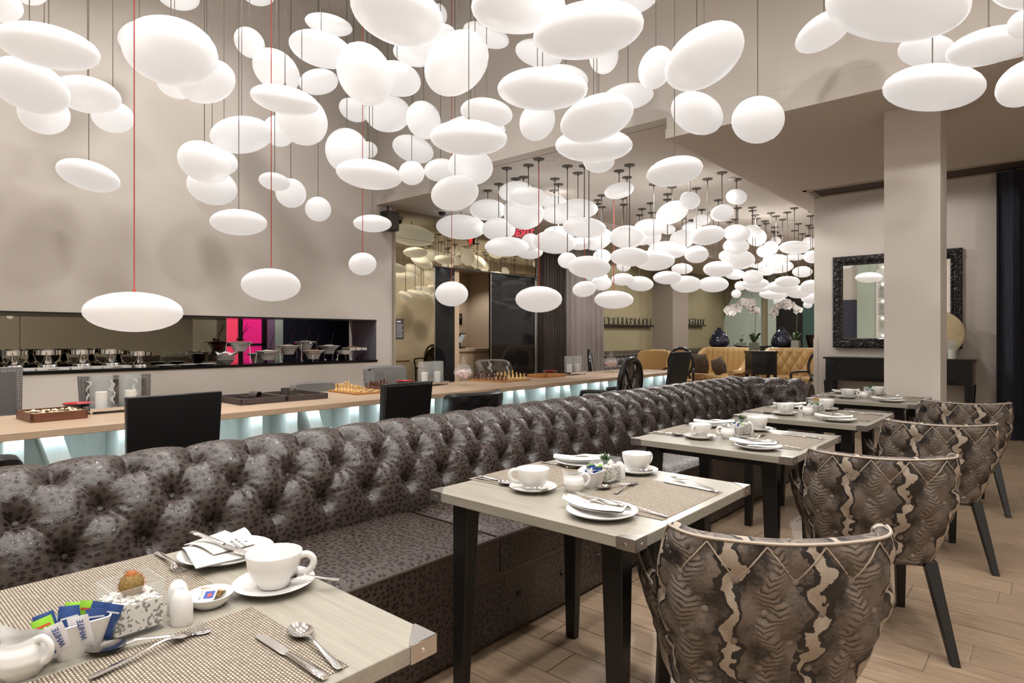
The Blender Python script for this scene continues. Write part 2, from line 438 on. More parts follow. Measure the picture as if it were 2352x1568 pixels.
# high void and fascia
struct('ceiling',MB().box(-8.85,XR+.2,YB-.2,FY+.2,ZH,ZH+.1),M['ceil'])
struct('wall_fascia',MB().box(-8.85,XR+.2,FY,FY+.2,ZT+.0,ZH).box(-8.85,XB,FY+.001,FY+.049,ZS,ZT).box(XS,XR+.2,FY+.001,FY+.049,ZS,ZT),M['wall'])
struct('trim_5',MB().box(XL+.002,XB,FY-.03,FY+.002,ZS-.001,3.46).box(XS,XR,FY-.03,FY+.002,ZS-.001,3.46),M['ceil'],bev=.004)
struct('ceiling_tray',MB().box(XB,XS,FY+.19,22.2,ZT,ZT+.1),M['ceil'])
struct('ceiling_soffit_left',MB().box(-9.4,XB,FY+.05,22.2,ZS,ZT+.1),M['ceil'])
struct('ceiling_soffit_right',MB().box(XS,XR+.2,FY+.05,22.2,ZS,ZT+.1),M['ceil'])
# bronze mirror wall and dark glass entrance
bz=struct('wall_bronze',MB().box(-8.16,-8.112,6.34,7.2,0,ZS).box(-8.16,-8.112,7.2,10.02,2.5,ZS),M['lacquer'])
for y0,y1,z0,z1 in ((6.345,7.198,.0,2.9),(6.345,7.198,2.905,ZS),(7.203,8.62,2.503,2.9),(8.625,10.0,2.503,2.9),(7.203,8.62,2.905,ZS),(8.625,10.0,2.905,ZS)):
    MB().box(-8.112,-8.1,y0,y1,z0,z1).build('mirror_panel',M['bronze'],bz)
MB().box(-8.1,-8.07,7.2,10.02,2.485,2.505).build('transom',M['lacquer'],bz)
struct('wall_right',MB().box(XR,XR+.2,YB,YM+.2,0,ZH),M['wall'])
struct('wall_back',MB().box(-8.85,XR+.2,YB-.2,YB,0,ZH),M['wall'])
struct('wall_front',MB().box(-2.73,XR,YM,YM+.25,0,ZS).box(-2.73,-2.5,YM+.25,22.2,0,ZS).box(-2.74,-2.68,YM-.006,YM,0,1.25),M['wall'])
struct('wall_lounge_left',MB().box(-9.2,-9,12.0,22.2,0,ZS),pm('olive_plaster','8E8466',.8,vary=.08))
struct('wall_lounge_end',MB().box(-9.2,-2.5,22,22.2,0,ZT),pm('olive_plaster_end','857B60',.8,vary=.1))
struct('wall_office',MB().box(-10.6,-8.16,10.03,10.2,0,ZS).box(-9.2,-8.2,10.2,12.0,0,ZS),M['wall'])
# ---- far pier, square column, ceiling slot
struct('wall_pier',MB().box(-9,-8.35,16.6,17.6,0,ZS),pm('pier_paint','8B8074',.8))
col_=struct('wall_column',MB().box(-1.198,-.765,6.6,7.02,0,ZS),M['wall'])
struct('baseboard_column',MB().box(-1.206,-.757,6.592,7.03,0,.09),M['trim'])
sl=thing('ceiling_air_slot','long recessed air slot with pale metal rim over the ornate mirror','vent',(-2.72,9.4,ZS))
MB().box(.05,2.6,.06,.55,-.001,.05).build('recess',pm('slot_shadow','4A3D36',.8),sl)
m=MB(); m.box(0,2.65,0,.05,-.012,.0).box(0,2.65,.56,.6,-.012,0).box(0,.05,0,.6,-.012,0); m.build('rim',M['trim'],sl)
m=MB(); m.box(.07,.075,.05,.56,-.014,0).box(.1,.105,.05,.56,-.014,0); m.build('blade',M['whiteplastic'],sl)
# curtains: folded cloth with real depth
def curtain(name,label,p0,p1,z0,z1,m,folds,amp,seed):
    rnd=random.Random(seed); d=Vector((p1[0]-p0[0],p1[1]-p0[1],0)); L=d.length; d.normalize(); nrm=Vector((-d.y,d.x,0))
    ph=[rnd.uniform(-.5,.5) for _ in range(folds+2)]
    o=thing(name,label,'curtain',(p0[0],p0[1],0))
    def fn(side):
        def f(u,v):
            k=u*folds+.35*ph[int(u*folds)%len(ph)]*math.sin(PI*(u*folds%1))
            a=amp*math.sin(2*PI*k)*(.75+.25*math.sin(7*u+2))+amp*.25*math.sin(4*PI*k+v)
            return tuple(d*(u*L)+nrm*(a+side))+() if False else (d.x*u*L+nrm.x*(a+side),d.y*u*L+nrm.y*(a+side),z0+(z1-z0)*v)
        return f
    mb=MB().grid(fn(.004),folds*12,6).grid(fn(-.004),folds*12,6,flip=True)
    mb.build('cloth',m,o,sharp=80)
    q=MB(); q.tube([(0,0,z1+.0),(d.x*L,d.y*L,z1)],.015,6); q.build('rail',M['darkcord'],o)
    return o
curtain('sheer_curtain','dark brown sheer curtain right of the dark glass doors',(-8.05,10.03),(-8.05,10.86),0,ZS-.02,M['sheer'],9,.035,1)
curtain('window_drape','grey pleated full-length drape left of the lounge wall',(-7.98,10.9),(-7.98,12.32),0,ZS-.02,M['drape'],7,.06,2)
curtain('velvet_curtain','dark navy velvet curtain at the right edge of the photo',(-.56,9.85),(1.2,9.85),0,ZS-.02,M['navycurtain'],9,.06,3)

# ---- back of the room, seen in the ornate mirror: navy wall field, pier and lit shelf unit
struct('wall_back_field',MB().box(-7.6,-5.35,YB,YB+.03,0,2.6),pm('slate_wall','3F4150',.6))
struct('wall_back_pier',MB().box(-5.3,-4.72,YB,YB+.35,0,ZH),M['mint'])
t=thing('shelf_unit','lit white display shelf reflected in the ornate mirror','shelf',(-3.9,YB+.2,0))
MB().box(-.75,.75,-.19,-.16,.4,3.6).box(-.8,-.75,-.19,.2,.4,3.6).box(.75,.8,-.19,.2,.4,3.6).build('case',M['whiteplastic'],t)
for k,z in enumerate((.75,1.35,1.95,2.55,3.15)):
    MB().box(-.75,.75,-.16,.2,z,z+.05).build('shelf_board',M['whiteplastic'],t)
    MB().box(-.7,.7,-.15,-.13,z+.55,z+.56).build('shelf_light',pm('shelf_led',(1,1,1),.5,emit=(.9,1,.97),es=7),t)
for k,(x,z,h) in enumerate(((-.5,2.0,.4),(.1,2.0,.35),(-.35,1.4,.42),(.3,1.4,.3),(-.5,2.6,.4),(.2,2.6,.3),(-.1,.8,.35))):
    b=thing('display_bottle','pale green display bottle on the reflected shelf, %s there'%['first','second','third','fourth','fifth','sixth','seventh'][k],'bottle',(-3.9+x,YB+.24,z+.001),0,'display bottles on the reflected shelf')
    MB().lathe([(0,0),(.11,0),(.12,.02),(.11,h*.3),(.04,h*.75),(.03,h),(0,h)],20).build('glass',pm('sage_glass','8C9A86',.2),b)
LAMPS_VOID=[
(-7.36,1.42,4.56,0.139,0.66,-0.27,-0.19,0,"medium oval",0,"topmost"),
(-7.17,1.17,4.26,0.169,0.66,-0.26,-0.21,0,"medium oval",0,"second from the top"),
(-7.55,2.42,4.56,0.222,0.50,-0.38,-0.35,0,"medium tilted oval",0,"third from the top"),
(-5.31,1.13,3.31,0.305,0.42,0.09,-0.03,0,"large tilted oval",0,"fourth from the top"),
(-6.45,1.24,3.37,0.287,0.50,-0.30,0.26,0,"large tilted oval",0,"fifth from the top"),
(-6.94,1.78,3.58,0.277,0.42,-0.19,0.05,0,"large tilted oval",0,"sixth from the top"),
(-7.55,1.57,3.49,0.217,0.66,-0.69,0.03,0,"medium oval",0,"seventh from the top"),
(-7.46,2.14,3.59,0.195,0.66,-0.44,0.05,0,"medium oval",0,"eighth from the top"),
(-7.33,1.89,2.90,0.277,0.42,-0.11,0.23,0,"large tilted oval",0,"ninth from the top"),
(-5.13,1.61,1.46,0.324,0.42,-0.16,0.05,1,"large oval",0,"lowest"),
(-7.44,3.72,5.55,0.200,0.66,-0.17,-0.09,0,"medium oval",1,"topmost"),
(-7.55,2.82,5.17,0.222,0.50,-0.08,-0.02,0,"medium tilted oval",1,"second from the top"),
(-7.21,3.49,4.77,0.182,0.66,-0.27,0.58,0,"medium tilted oval",1,"third from the top"),
(-5.45,1.98,3.61,0.352,0.66,-0.14,-0.01,0,"large oval",1,"fourth from the top"),
(-6.16,2.56,3.74,0.267,0.50,-0.46,-0.16,0,"medium tilted oval",1,"fifth from the top"),
(-7.22,2.66,4.01,0.176,0.50,-0.23,0.30,0,"medium tilted oval",1,"sixth from the top"),
(-6.88,3.24,3.54,0.330,0.42,-0.29,-0.08,0,"medium oval",1,"seventh from the top"),
(-7.55,3.34,3.38,0.156,0.66,-0.53,0.38,0,"small tilted oval",1,"eighth from the top"),
(-6.48,2.67,3.04,0.251,0.66,-0.27,0.42,0,"medium tilted oval",1,"ninth from the top"),
(-7.29,3.09,3.00,0.267,0.66,-0.27,0.26,0,"medium tilted oval",1,"tenth from the top"),
(-6.52,3.04,2.49,0.282,0.42,-0.11,0.03,0,"medium oval",1,"lowest"),
(-6.56,4.15,5.02,0.276,0.42,0.32,-0.10,0,"medium tilted oval",2,"topmost"),
(-6.03,3.72,4.41,0.338,0.42,0.07,0.10,0,"large tilted oval",2,"second from the top"),
(-6.80,3.61,4.36,0.274,0.66,-0.07,0.52,0,"medium tilted oval",2,"third from the top"),
(-5.08,3.61,3.84,0.300,0.66,-0.10,0.78,0,"large tilted oval",2,"fourth from the top"),
(-6.93,4.24,4.46,0.241,0.50,-0.21,-0.14,0,"medium oval",2,"fifth from the top"),
(-5.25,2.87,3.42,0.295,0.41,0.24,-0.03,0,"large tilted oval",2,"sixth from the top"),
(-7.42,5.09,4.46,0.209,0.50,-0.13,0.42,0,"medium tilted oval",2,"seventh from the top"),
(-5.81,3.36,3.50,0.266,0.66,-0.39,0.67,0,"medium tilted oval",2,"eighth from the top"),
(-7.43,3.98,3.89,0.196,0.66,-0.79,0.40,0,"medium round",2,"ninth from the top"),
(-7.55,5.42,4.00,0.141,0.66,-0.43,0.26,0,"small round",2,"tenth from the top"),
(-6.96,4.67,3.70,0.288,0.66,-0.51,0.79,0,"medium round",2,"eleventh from the top"),
(-5.39,3.89,2.97,0.339,0.42,0.10,0.03,0,"large oval",2,"twelfth from the top"),
(-7.18,3.79,3.17,0.184,0.42,-0.17,0.21,0,"medium tilted oval",2,"thirteenth from the top"),
(-7.55,4.21,3.16,0.193,0.66,-0.77,0.52,0,"medium round",2,"fourteenth from the top"),
(-7.50,4.58,3.00,0.170,0.66,-0.76,0.45,0,"small round",2,"fifteenth from the top"),
(-6.42,4.68,2.69,0.236,0.42,-0.03,0.02,0,"medium oval",2,"sixteenth from the top"),
(-6.26,4.42,2.15,0.164,0.66,-0.52,0.27,1,"small oval",2,"seventeenth from the top"),
(-5.75,3.00,1.78,0.274,0.42,-0.33,0.18,1,"medium oval",2,"lowest"),
(-5.83,4.68,5.32,0.248,0.66,-0.16,0.78,0,"medium tilted oval",3,"topmost"),
(-5.33,4.43,4.97,0.165,0.50,-0.03,-0.06,0,"small oval",3,"second from the top"),
(-3.99,3.15,3.88,0.377,0.50,0.13,0.16,0,"large tilted oval",3,"third from the top"),
(-6.25,5.62,5.60,0.142,0.66,-0.00,0.93,0,"small tilted oval",3,"fourth from the top"),
(-4.86,4.26,4.32,0.285,0.42,-0.21,-0.30,0,"medium tilted oval",3,"fifth from the top"),
(-5.50,4.57,4.49,0.229,0.42,0.06,0.12,0,"medium tilted oval",3,"sixth from the top"),
(-4.23,4.04,3.84,0.333,0.66,-0.56,-0.25,0,"large tilted oval",3,"seventh from the top"),
(-5.35,4.22,4.06,0.258,0.50,-0.05,0.24,0,"medium tilted oval",3,"eighth from the top"),
(-6.66,5.10,4.23,0.303,0.66,-0.24,0.11,0,"medium oval",3,"ninth from the top"),
(-5.92,5.08,3.97,0.233,0.66,-0.17,0.84,0,"medium tilted oval",3,"tenth from the top"),
(-4.90,4.96,3.60,0.343,0.42,0.13,-0.11,0,"medium oval",3,"eleventh from the top"),
(-3.87,3.84,3.02,0.339,0.42,0.11,-0.09,0,"large oval",3,"twelfth from the top"),
(-6.77,5.62,3.90,0.293,0.50,0.03,0.29,0,"medium tilted oval",3,"thirteenth from the top"),
(-5.43,5.42,3.37,0.278,0.66,-0.21,0.29,0,"medium oval",3,"fourteenth from the top"),
(-6.07,5.50,3.46,0.214,0.50,-0.30,0.14,0,"medium oval",3,"fifteenth from the top"),
(-6.23,5.15,3.38,0.164,0.66,-0.57,0.45,0,"small round",3,"sixteenth from the top"),
(-5.31,5.04,2.96,0.283,0.50,-0.41,0.14,0,"medium tilted oval",3,"seventeenth from the top"),
(-5.77,5.42,1.82,0.210,0.66,-0.32,0.29,1,"medium oval",3,"lowest"),
(-2.79,3.25,3.55,0.327,0.42,0.09,-0.10,0,"large oval",4,"topmost"),
(-5.05,5.30,4.83,0.280,0.42,0.35,0.04,0,"medium tilted oval",4,"second from the top"),
(-4.51,5.62,4.56,0.280,0.42,0.19,0.10,0,"medium tilted oval",4,"third from the top"),
(-3.03,3.82,3.22,0.355,0.42,0.13,-0.13,0,"large oval",4,"fourth from the top"),
(-4.35,4.57,3.55,0.266,0.42,0.05,0.11,0,"medium oval",4,"fifth from the top"),
(-4.30,5.33,3.65,0.214,0.66,-0.78,0.15,0,"medium round",4,"sixth from the top"),
(-3.03,5.01,4.41,0.339,0.42,0.05,-0.25,0,"large tilted oval",5,"topmost"),
(-2.20,3.23,3.19,0.345,0.42,0.04,-0.20,0,"large oval",5,"second from the top"),
(-3.52,5.46,4.18,0.171,0.66,-0.91,0.23,0,"medium tilted oval",5,"third from the top"),
(-4.06,5.53,4.13,0.249,0.42,0.17,0.09,0,"medium tilted oval",5,"fourth from the top"),
(-3.33,5.62,3.76,0.261,0.42,-0.03,-0.08,0,"medium oval",5,"fifth from the top"),
(-2.98,4.51,3.16,0.323,0.42,-0.28,-0.01,0,"large tilted oval",5,"sixth from the top"),
(-3.42,5.12,3.16,0.379,0.42,0.13,-0.13,0,"large oval",5,"seventh from the top"),
(-3.69,5.62,3.17,0.170,0.66,-0.15,0.29,0,"medium oval",5,"eighth from the top"),
(-2.03,4.55,3.42,0.312,0.50,-0.44,0.03,0,"large tilted oval",6,"topmost"),
(-2.61,4.87,3.61,0.180,0.66,-0.84,-0.01,0,"medium tilted oval",6,"second from the top"),
(-2.58,5.62,3.41,0.258,0.50,0.24,0.47,0,"medium tilted oval",6,"third from the top"),
(-2.38,4.76,2.65,0.229,0.42,-0.16,0.03,0,"medium tilted oval",6,"fourth from the top"),
(-1.44,5.55,3.80,0.231,0.42,-0.37,-0.02,0,"large tilted oval",7,"topmost"),
(-1.98,5.55,3.19,0.223,0.66,-0.03,0.61,0,"medium round",7,"second from the top"),
(-0.13,4.03,3.03,0.145,0.50,0.40,0.17,0,"large tilted oval",8,"topmost"),
(-0.65,3.86,3.06,0.350,0.42,0.31,0.02,0,"large oval",8,"second from the top"),
(-0.13,4.29,2.95,0.072,0.66,0.03,0.85,0,"medium round",8,"third from the top"),
(-0.30,4.63,3.00,0.212,0.42,0.00,-0.06,0,"large tilted oval",8,"fourth from the top"),
(-0.74,5.62,3.45,0.194,0.42,0.25,0.19,0,"medium oval",8,"fifth from the top"),
(-0.11,3.78,2.47,0.117,0.66,-0.39,0.46,0,"large tilted oval",8,"sixth from the top"),
(-0.65,5.21,3.02,0.309,0.42,0.19,0.04,0,"large oval",8,"lowest")]
LAMPS_LOUNGE=[
(-7.46,7.22,3.10,0.415,0.42,-0.06,0.11,0,"medium oval",3,"eighteenth from the top"),
(-5.95,6.87,3.40,0.252,0.42,-0.21,0.13,0,"medium oval",4,"seventh from the top"),
(-5.35,6.44,3.16,0.267,0.42,0.00,0.13,0,"medium oval",4,"eighth from the top"),
(-5.98,7.83,3.40,0.204,0.42,-0.15,0.21,0,"small oval",4,"ninth from the top"),
(-6.76,7.13,3.28,0.286,0.42,-0.18,0.18,0,"medium oval",4,"tenth from the top"),
(-5.80,6.87,3.07,0.297,0.66,-0.25,0.41,0,"medium oval",4,"eleventh from the top"),
(-5.68,7.55,3.14,0.254,0.42,-0.17,0.25,0,"medium oval",4,"twelfth from the top"),
(-6.35,6.94,2.90,0.255,0.50,-0.26,0.28,0,"medium oval",4,"thirteenth from the top"),
(-6.26,8.32,3.01,0.252,0.42,-0.00,0.02,0,"small oval",4,"fourteenth from the top"),
(-6.15,7.45,2.75,0.141,0.66,-0.52,0.63,0,"small round",4,"fifteenth from the top"),
(-5.52,7.25,2.66,0.315,0.42,-0.10,0.23,0,"medium oval",4,"sixteenth from the top"),
(-5.67,6.36,2.51,0.305,0.42,-0.01,0.01,0,"medium oval",4,"seventeenth from the top"),
(-6.38,7.71,2.64,0.215,0.42,-0.16,0.20,0,"small oval",4,"eighteenth from the top"),
(-5.06,6.30,1.76,0.305,0.42,-0.22,0.28,1,"medium oval",4,"lowest"),
(-4.58,7.49,3.31,0.206,0.42,-0.21,0.04,0,"small tilted oval",5,"ninth from the top"),
(-5.08,7.21,3.08,0.282,0.42,-0.04,0.09,0,"medium oval",5,"tenth from the top"),
(-4.60,6.67,2.69,0.283,0.42,0.03,0.11,0,"medium oval",5,"eleventh from the top"),
(-4.68,7.87,2.72,0.252,0.50,-0.16,0.32,0,"medium oval",5,"twelfth from the top"),
(-5.64,10.01,3.06,0.168,0.66,-0.18,0.38,0,"small oval",5,"thirteenth from the top"),
(-5.83,8.85,2.92,0.258,0.50,-0.45,0.18,0,"medium tilted oval",5,"fourteenth from the top"),
(-6.35,9.05,2.92,0.228,0.42,-0.07,0.13,0,"small oval",5,"fifteenth from the top"),
(-6.09,9.38,2.70,0.160,0.66,-0.34,0.54,0,"small round",5,"sixteenth from the top"),
(-4.32,7.33,2.35,0.260,0.42,-0.07,0.16,0,"medium oval",5,"seventeenth from the top"),
(-4.98,6.82,2.31,0.131,0.66,-0.35,0.49,0,"small oval",5,"eighteenth from the top"),
(-5.69,9.46,2.52,0.126,0.66,-0.29,0.51,0,"small oval",5,"nineteenth from the top"),
(-4.31,6.35,2.13,0.263,0.42,-0.08,0.23,0,"medium oval",5,"twentieth from the top"),
(-6.01,9.10,2.31,0.193,0.42,-0.15,0.25,0,"small oval",5,"twenty-first from the top"),
(-5.43,9.00,2.23,0.188,0.42,-0.15,0.28,0,"small oval",5,"twenty-second from the top"),
(-5.59,8.60,2.15,0.168,0.50,-0.27,0.44,0,"small oval",5,"twenty-third from the top"),
(-5.95,10.47,2.28,0.257,0.42,-0.08,0.33,0,"small oval",5,"twenty-fourth from the top"),
(-4.80,6.96,1.92,0.162,0.50,-0.34,0.30,1,"small oval",5,"twenty-fifth from the top"),
(-5.17,8.30,1.85,0.304,0.42,-0.07,0.14,1,"medium oval",5,"lowest"),
(-3.53,9.03,3.33,0.148,0.66,0.05,0.38,0,"small oval",6,"fifth from the top"),
(-3.81,8.08,3.16,0.139,0.66,-0.12,0.61,0,"small round",6,"sixth from the top"),
(-4.46,8.84,3.19,0.254,0.50,-0.40,0.16,0,"medium tilted oval",6,"seventh from the top"),
(-3.54,8.53,3.02,0.159,0.50,-0.32,0.35,0,"small tilted oval",6,"eighth from the top"),
(-4.85,10.78,3.40,0.150,0.50,-0.10,0.34,0,"small oval",6,"ninth from the top"),
(-5.28,9.67,3.17,0.284,0.42,-0.05,0.17,0,"medium oval",6,"tenth from the top"),
(-5.24,10.22,3.20,0.135,0.50,-0.14,0.35,0,"small oval",6,"eleventh from the top"),
(-5.43,11.62,3.40,0.205,0.50,-0.14,0.40,0,"small oval",6,"twelfth from the top"),
(-3.96,10.15,2.98,0.215,0.50,-0.06,0.41,0,"small oval",6,"thirteenth from the top"),
(-3.84,8.73,2.76,0.251,0.42,-0.21,0.18,0,"medium tilted oval",6,"fourteenth from the top"),
(-5.67,10.43,3.16,0.196,0.66,0.20,0.96,0,"small round",6,"fifteenth from the top"),
(-5.36,11.04,3.13,0.236,0.66,-0.34,0.26,0,"small tilted oval",6,"sixteenth from the top"),
(-4.14,10.57,2.83,0.216,0.50,-0.11,0.40,0,"small oval",6,"seventeenth from the top"),
(-4.74,9.24,2.68,0.312,0.42,-0.01,0.10,0,"medium oval",6,"eighteenth from the top"),
(-4.22,9.18,2.56,0.184,0.50,-0.20,0.50,0,"small oval",6,"nineteenth from the top"),
(-4.95,12.32,2.90,0.222,0.42,-0.09,0.33,0,"small oval",6,"twentieth from the top"),
(-4.30,11.07,2.66,0.292,0.42,-0.06,0.38,0,"medium oval",6,"twenty-first from the top"),
(-4.59,8.50,2.43,0.312,0.42,-0.06,0.17,0,"medium oval",6,"twenty-second from the top"),
(-5.50,11.32,2.60,0.203,0.42,-0.09,0.25,0,"small oval",6,"twenty-third from the top"),
(-4.30,10.21,2.42,0.250,0.42,-0.08,0.27,0,"medium oval",6,"twenty-fourth from the top"),
(-4.76,12.10,2.50,0.192,0.42,-0.07,0.26,0,"small oval",6,"twenty-fifth from the top"),
(-4.93,9.60,2.27,0.236,0.42,-0.05,0.15,0,"small oval",6,"twenty-sixth from the top"),
(-4.91,10.26,2.20,0.267,0.42,-0.13,0.32,0,"medium oval",6,"twenty-seventh from the top"),
(-4.81,11.19,2.25,0.272,0.42,-0.10,0.29,0,"medium oval",6,"twenty-eighth from the top"),
(-5.26,13.44,2.21,0.102,0.66,-0.29,0.77,0,"small round",6,"lowest"),
(-4.09,11.20,3.17,0.160,0.50,0.04,0.40,0,"small oval",7,"third from the top"),
(-4.40,12.29,3.21,0.181,0.66,-0.23,0.74,0,"small round",7,"fourth from the top"),
(-4.68,14.22,3.40,0.115,0.66,-0.13,0.54,0,"small oval",7,"fifth from the top"),
(-3.86,13.77,3.22,0.138,0.66,-0.16,0.72,0,"small oval",7,"sixth from the top"),
(-3.54,11.75,2.88,0.258,0.42,0.03,0.10,0,"medium oval",7,"seventh from the top"),
(-4.01,11.93,2.94,0.136,0.66,-0.11,0.74,0,"small round",7,"eighth from the top"),
(-4.38,12.68,2.98,0.160,0.66,-0.13,0.49,0,"small oval",7,"ninth from the top"),
(-4.29,14.25,3.01,0.197,0.37,0.05,-0.00,0,"small oval",7,"tenth from the top"),
(-3.38,12.28,2.75,0.158,0.66,-0.05,0.37,0,"small oval",7,"eleventh from the top"),
(-4.04,12.30,2.74,0.243,0.42,-0.03,0.13,0,"small oval",7,"twelfth from the top"),
(-4.46,13.52,2.76,0.361,0.41,0.04,0.02,0,"medium oval",7,"thirteenth from the top"),
(-4.45,12.96,2.62,0.163,0.42,-0.09,0.36,0,"small oval",7,"fourteenth from the top"),
(-4.29,14.80,2.73,0.211,0.42,-0.07,0.38,0,"small oval",7,"fifteenth from the top"),
(-4.19,11.49,2.37,0.181,0.50,-0.11,0.51,0,"small oval",7,"sixteenth from the top"),
(-3.76,12.06,2.30,0.220,0.42,-0.01,0.16,0,"small oval",7,"seventeenth from the top"),
(-4.31,11.95,2.29,0.245,0.42,0.01,0.05,0,"small oval",7,"eighteenth from the top"),
(-5.12,13.32,2.37,0.122,0.66,-0.20,0.59,0,"small oval",7,"nineteenth from the top"),
(-4.06,12.74,2.26,0.289,0.42,0.01,0.08,0,"medium oval",7,"twentieth from the top"),
(-3.53,12.71,2.23,0.186,0.50,-0.11,0.51,0,"small oval",7,"twenty-first from the top"),
(-4.68,13.11,2.28,0.234,0.33,0.02,0.03,0,"small oval",7,"twenty-second from the top"),
(-3.97,13.43,2.19,0.241,0.42,-0.07,0.32,0,"small oval",7,"twenty-third from the top"),
(-4.66,14.05,2.21,0.305,0.39,0.01,0.05,0,"small oval",7,"twenty-fourth from the top"),
(-3.92,14.11,2.09,0.190,0.50,-0.08,0.38,0,"small oval",7,"twenty-fifth from the top"),
(-4.74,14.74,2.08,0.154,0.42,-0.10,0.37,0,"small oval",7,"twenty-sixth from the top"),
(-4.27,15.14,2.00,0.098,0.66,-0.14,0.56,0,"small oval",7,"lowest")]
ZONES=['above the chafing dishes', 'above the stacked buffet plates', 'above the white buffet bowls', 'before the bronze mirror panel', 'before the dark glass doors', 'before the grey drape', 'above the gold sofa', 'above the orchids', 'beside the square column']
# ---------------------------------------------------------------- pendant lamps
def lamp_sphere():
    nu,nv=28,14; m=MB()
    prof=[(math.sin(PI*i/nv),-math.cos(PI*i/nv)) for i in range(nv+1)]; prof[0]=(0,-1); prof[-1]=(0,1)
    return m.lathe(prof,nu)
_sh=None;_cd={};_cn=None;_fr={}
GROUPS={'v':'white glass pendants of the high void','l':'white glass pendants of the lounge'}
def pendant(d,kind):
    global _sh,_cn
    x,y,z,A,r,nx,ny,red,look,zi,od=d
    t=thing('pendant_lamp','%s white pendant lamp %s, %s'%(look,ZONES[zi],od),'lamp',(x,y,z),0,GROUPS[kind])
    if red: t['label']='%s white pendant lamp on a red cord %s'%(look,ZONES[zi])
    nz=math.sqrt(max(.02,1-nx*nx-ny*ny)); n=Vector((nx,ny,nz)).normalized()
    q=n.to_track_quat('Z','Y').to_euler()
    if _sh is None: _sh=lamp_sphere().build('shade',M['opal'],t,sharp=180)
    else: dup(_sh,t)
    s=kids(t)[-1]; s.scale=(A,A,A*r); s.rotation_euler=q
    # point of the glass straight above the centre
    k=1/math.sqrt(((1-nz*nz)/(A*A))+(nz*nz)/(A*r)**2)
    top=(ZH if kind=='v' else ZT)-z
    cm='redcord' if red else ('greycord' if kind=='v' else 'darkcord')
    rad=.0042 if kind=='v' else .006
    if cm not in _cd: _cd[cm]=MB().lathe([(1,0),(1,1)],6).build('cord',M[cm],t); c=_cd[cm]
    else: c=dup(_cd[cm],t)
    c.location=(0,0,k*.98); c.scale=(rad,rad,top-k*.98); c.rotation_euler=(0,0,0)
    fm='redcord' if red else 'greycord'
    if fm not in _fr: _fr[fm]=MB().lathe([(.014,0),(.012,.02),(.007,.04),(0,.042)],10).build('ferrule',M[fm],t); c=_fr[fm]
    else: c=dup(_fr[fm],t)
    c.location=(0,0,k*.97)
    if kind=='l':
        if _cn is None: _cn=MB().lathe([(0,-.05),(.008,-.05),(.012,-.022),(.07,-.012),(.075,0)],16).build('canopy',M['darkcord'],t); c=_cn
        else: c=dup(_cn,t)
        c.location=(0,0,top)
    return t
for d in LAMPS_VOID: pendant(d,'v')
for d in LAMPS_LOUNGE: pendant(d,'l')

for d in ((-4.3,-1.5,3.08,.37,.42,0,0,0,0,0,0),(-4.9,-2.6,4.3,.36,.42,.1,0,0,0,0,0),(-5.5,-2.2,4.0,.3,.45,0,.1,0,0,0,0)):
    o=pendant(d[:8]+('large oval',0,'lowest'),'v'); o['label']='white oval pendant lamp reflected in the ornate mirror, %s'%('lowest of them' if d[2]<3.5 else 'second lowest' if d[2]<4.2 else 'highest of them'); o['group']='pendants behind the camera'
# ---------------------------------------------------------------- tufted banquette
PROF=[(-2.30,.40),(-2.295,.50),(-2.315,.60),(-2.36,.70),(-2.42,.775),(-2.50,.825),(-2.585,.835),(-2.655,.80),(-2.695,.72),(-2.705,.55),(-2.705,.0)]
def catmull(P,n):
    out=[]
    for i in range(len(P)-1):
        p0=Vector(P[max(i-1,0)]);p1=Vector(P[i]);p2=Vector(P[i+1]);p3=Vector(P[min(i+2,len(P)-1)])
        for k in range(n):
            t=k/n
            out.append(.5*((2*p1)+(p2-p0)*t+(2*p0-5*p1+4*p2-p3)*t*t+(3*p1-p0-3*p2+p3)*t**3))
    out.append(Vector(P[-1])); return out
PF=catmull(PROF,10)
PS=[0]
for a,b in zip(PF,PF[1:]): PS.append(PS[-1]+(b-a).length)
def prof_at(s):
    s=max(0,min(PS[-1],s))
    lo=0
    while lo<len(PS)-2 and PS[lo+1]<s: lo+=1
    t=(s-PS[lo])/(PS[lo+1]-PS[lo]); p=PF[lo].lerp(PF[lo+1],t)
    a=PF[max(lo-1,0)];b=PF[min(lo+2,len(PF)-1)]
    d=(b-a).normalized(); return p,Vector((d.y,-d.x))     # outward normal (towards the seat / up)
S1=next(PS[i] for i in range(len(PF)) if PF[i].y>=.815)
DY,DS,PH=.225,.142,.54
def tuft(y,s,seed=0):
    a=(y-PH)/DY; b=(s-S1)/DS
    if b<-2:
        h=.020*abs(math.sin(PI*a))**.7-.008*math.exp(-abs(a-round(a))/.03)+.012; aa=(a-round(a))*DY; bb=(b+2)*DS
        db=math.hypot(aa,bb); return h*ease(1,.75,-(b+2)/1.0)-.056*math.exp(-(db/.036)**1.6)
    if b>0:
        aa=(a-round(a))*DY; bb=b*DS; db=math.hypot(aa,bb)
        return (.020*abs(math.sin(PI*a))**.7-.006*math.exp(-abs(a-round(a))/.03)+.012)*ease(1,.3,b/1.6)-.056*math.exp(-(db/.036)**1.6)
    p=a+b/2;q=a-b/2
    sp=abs(math.sin(PI*p));sq=abs(math.sin(PI*q))
    db=9
    for r_ in (0,-1,-2):
        off=.5*(r_%2); an=round(a-off)+off
        d=math.hypot((a-an)*DY,(b-r_)*DS)
        if d<db: db=d;th=math.atan2(b-r_,a-an)
    dp=abs(p-round(p));dq=abs(q-round(q))
    h=.017*(sp*sq)**.7-.006*(math.exp(-dp/.022)+math.exp(-dq/.022))-.056*math.exp(-(db/.036)**1.6)+.016
    h+=.0042*math.sin(10*th+3*math.sin(17*y))*math.exp(-((db-.05)/.028)**2)
    return h
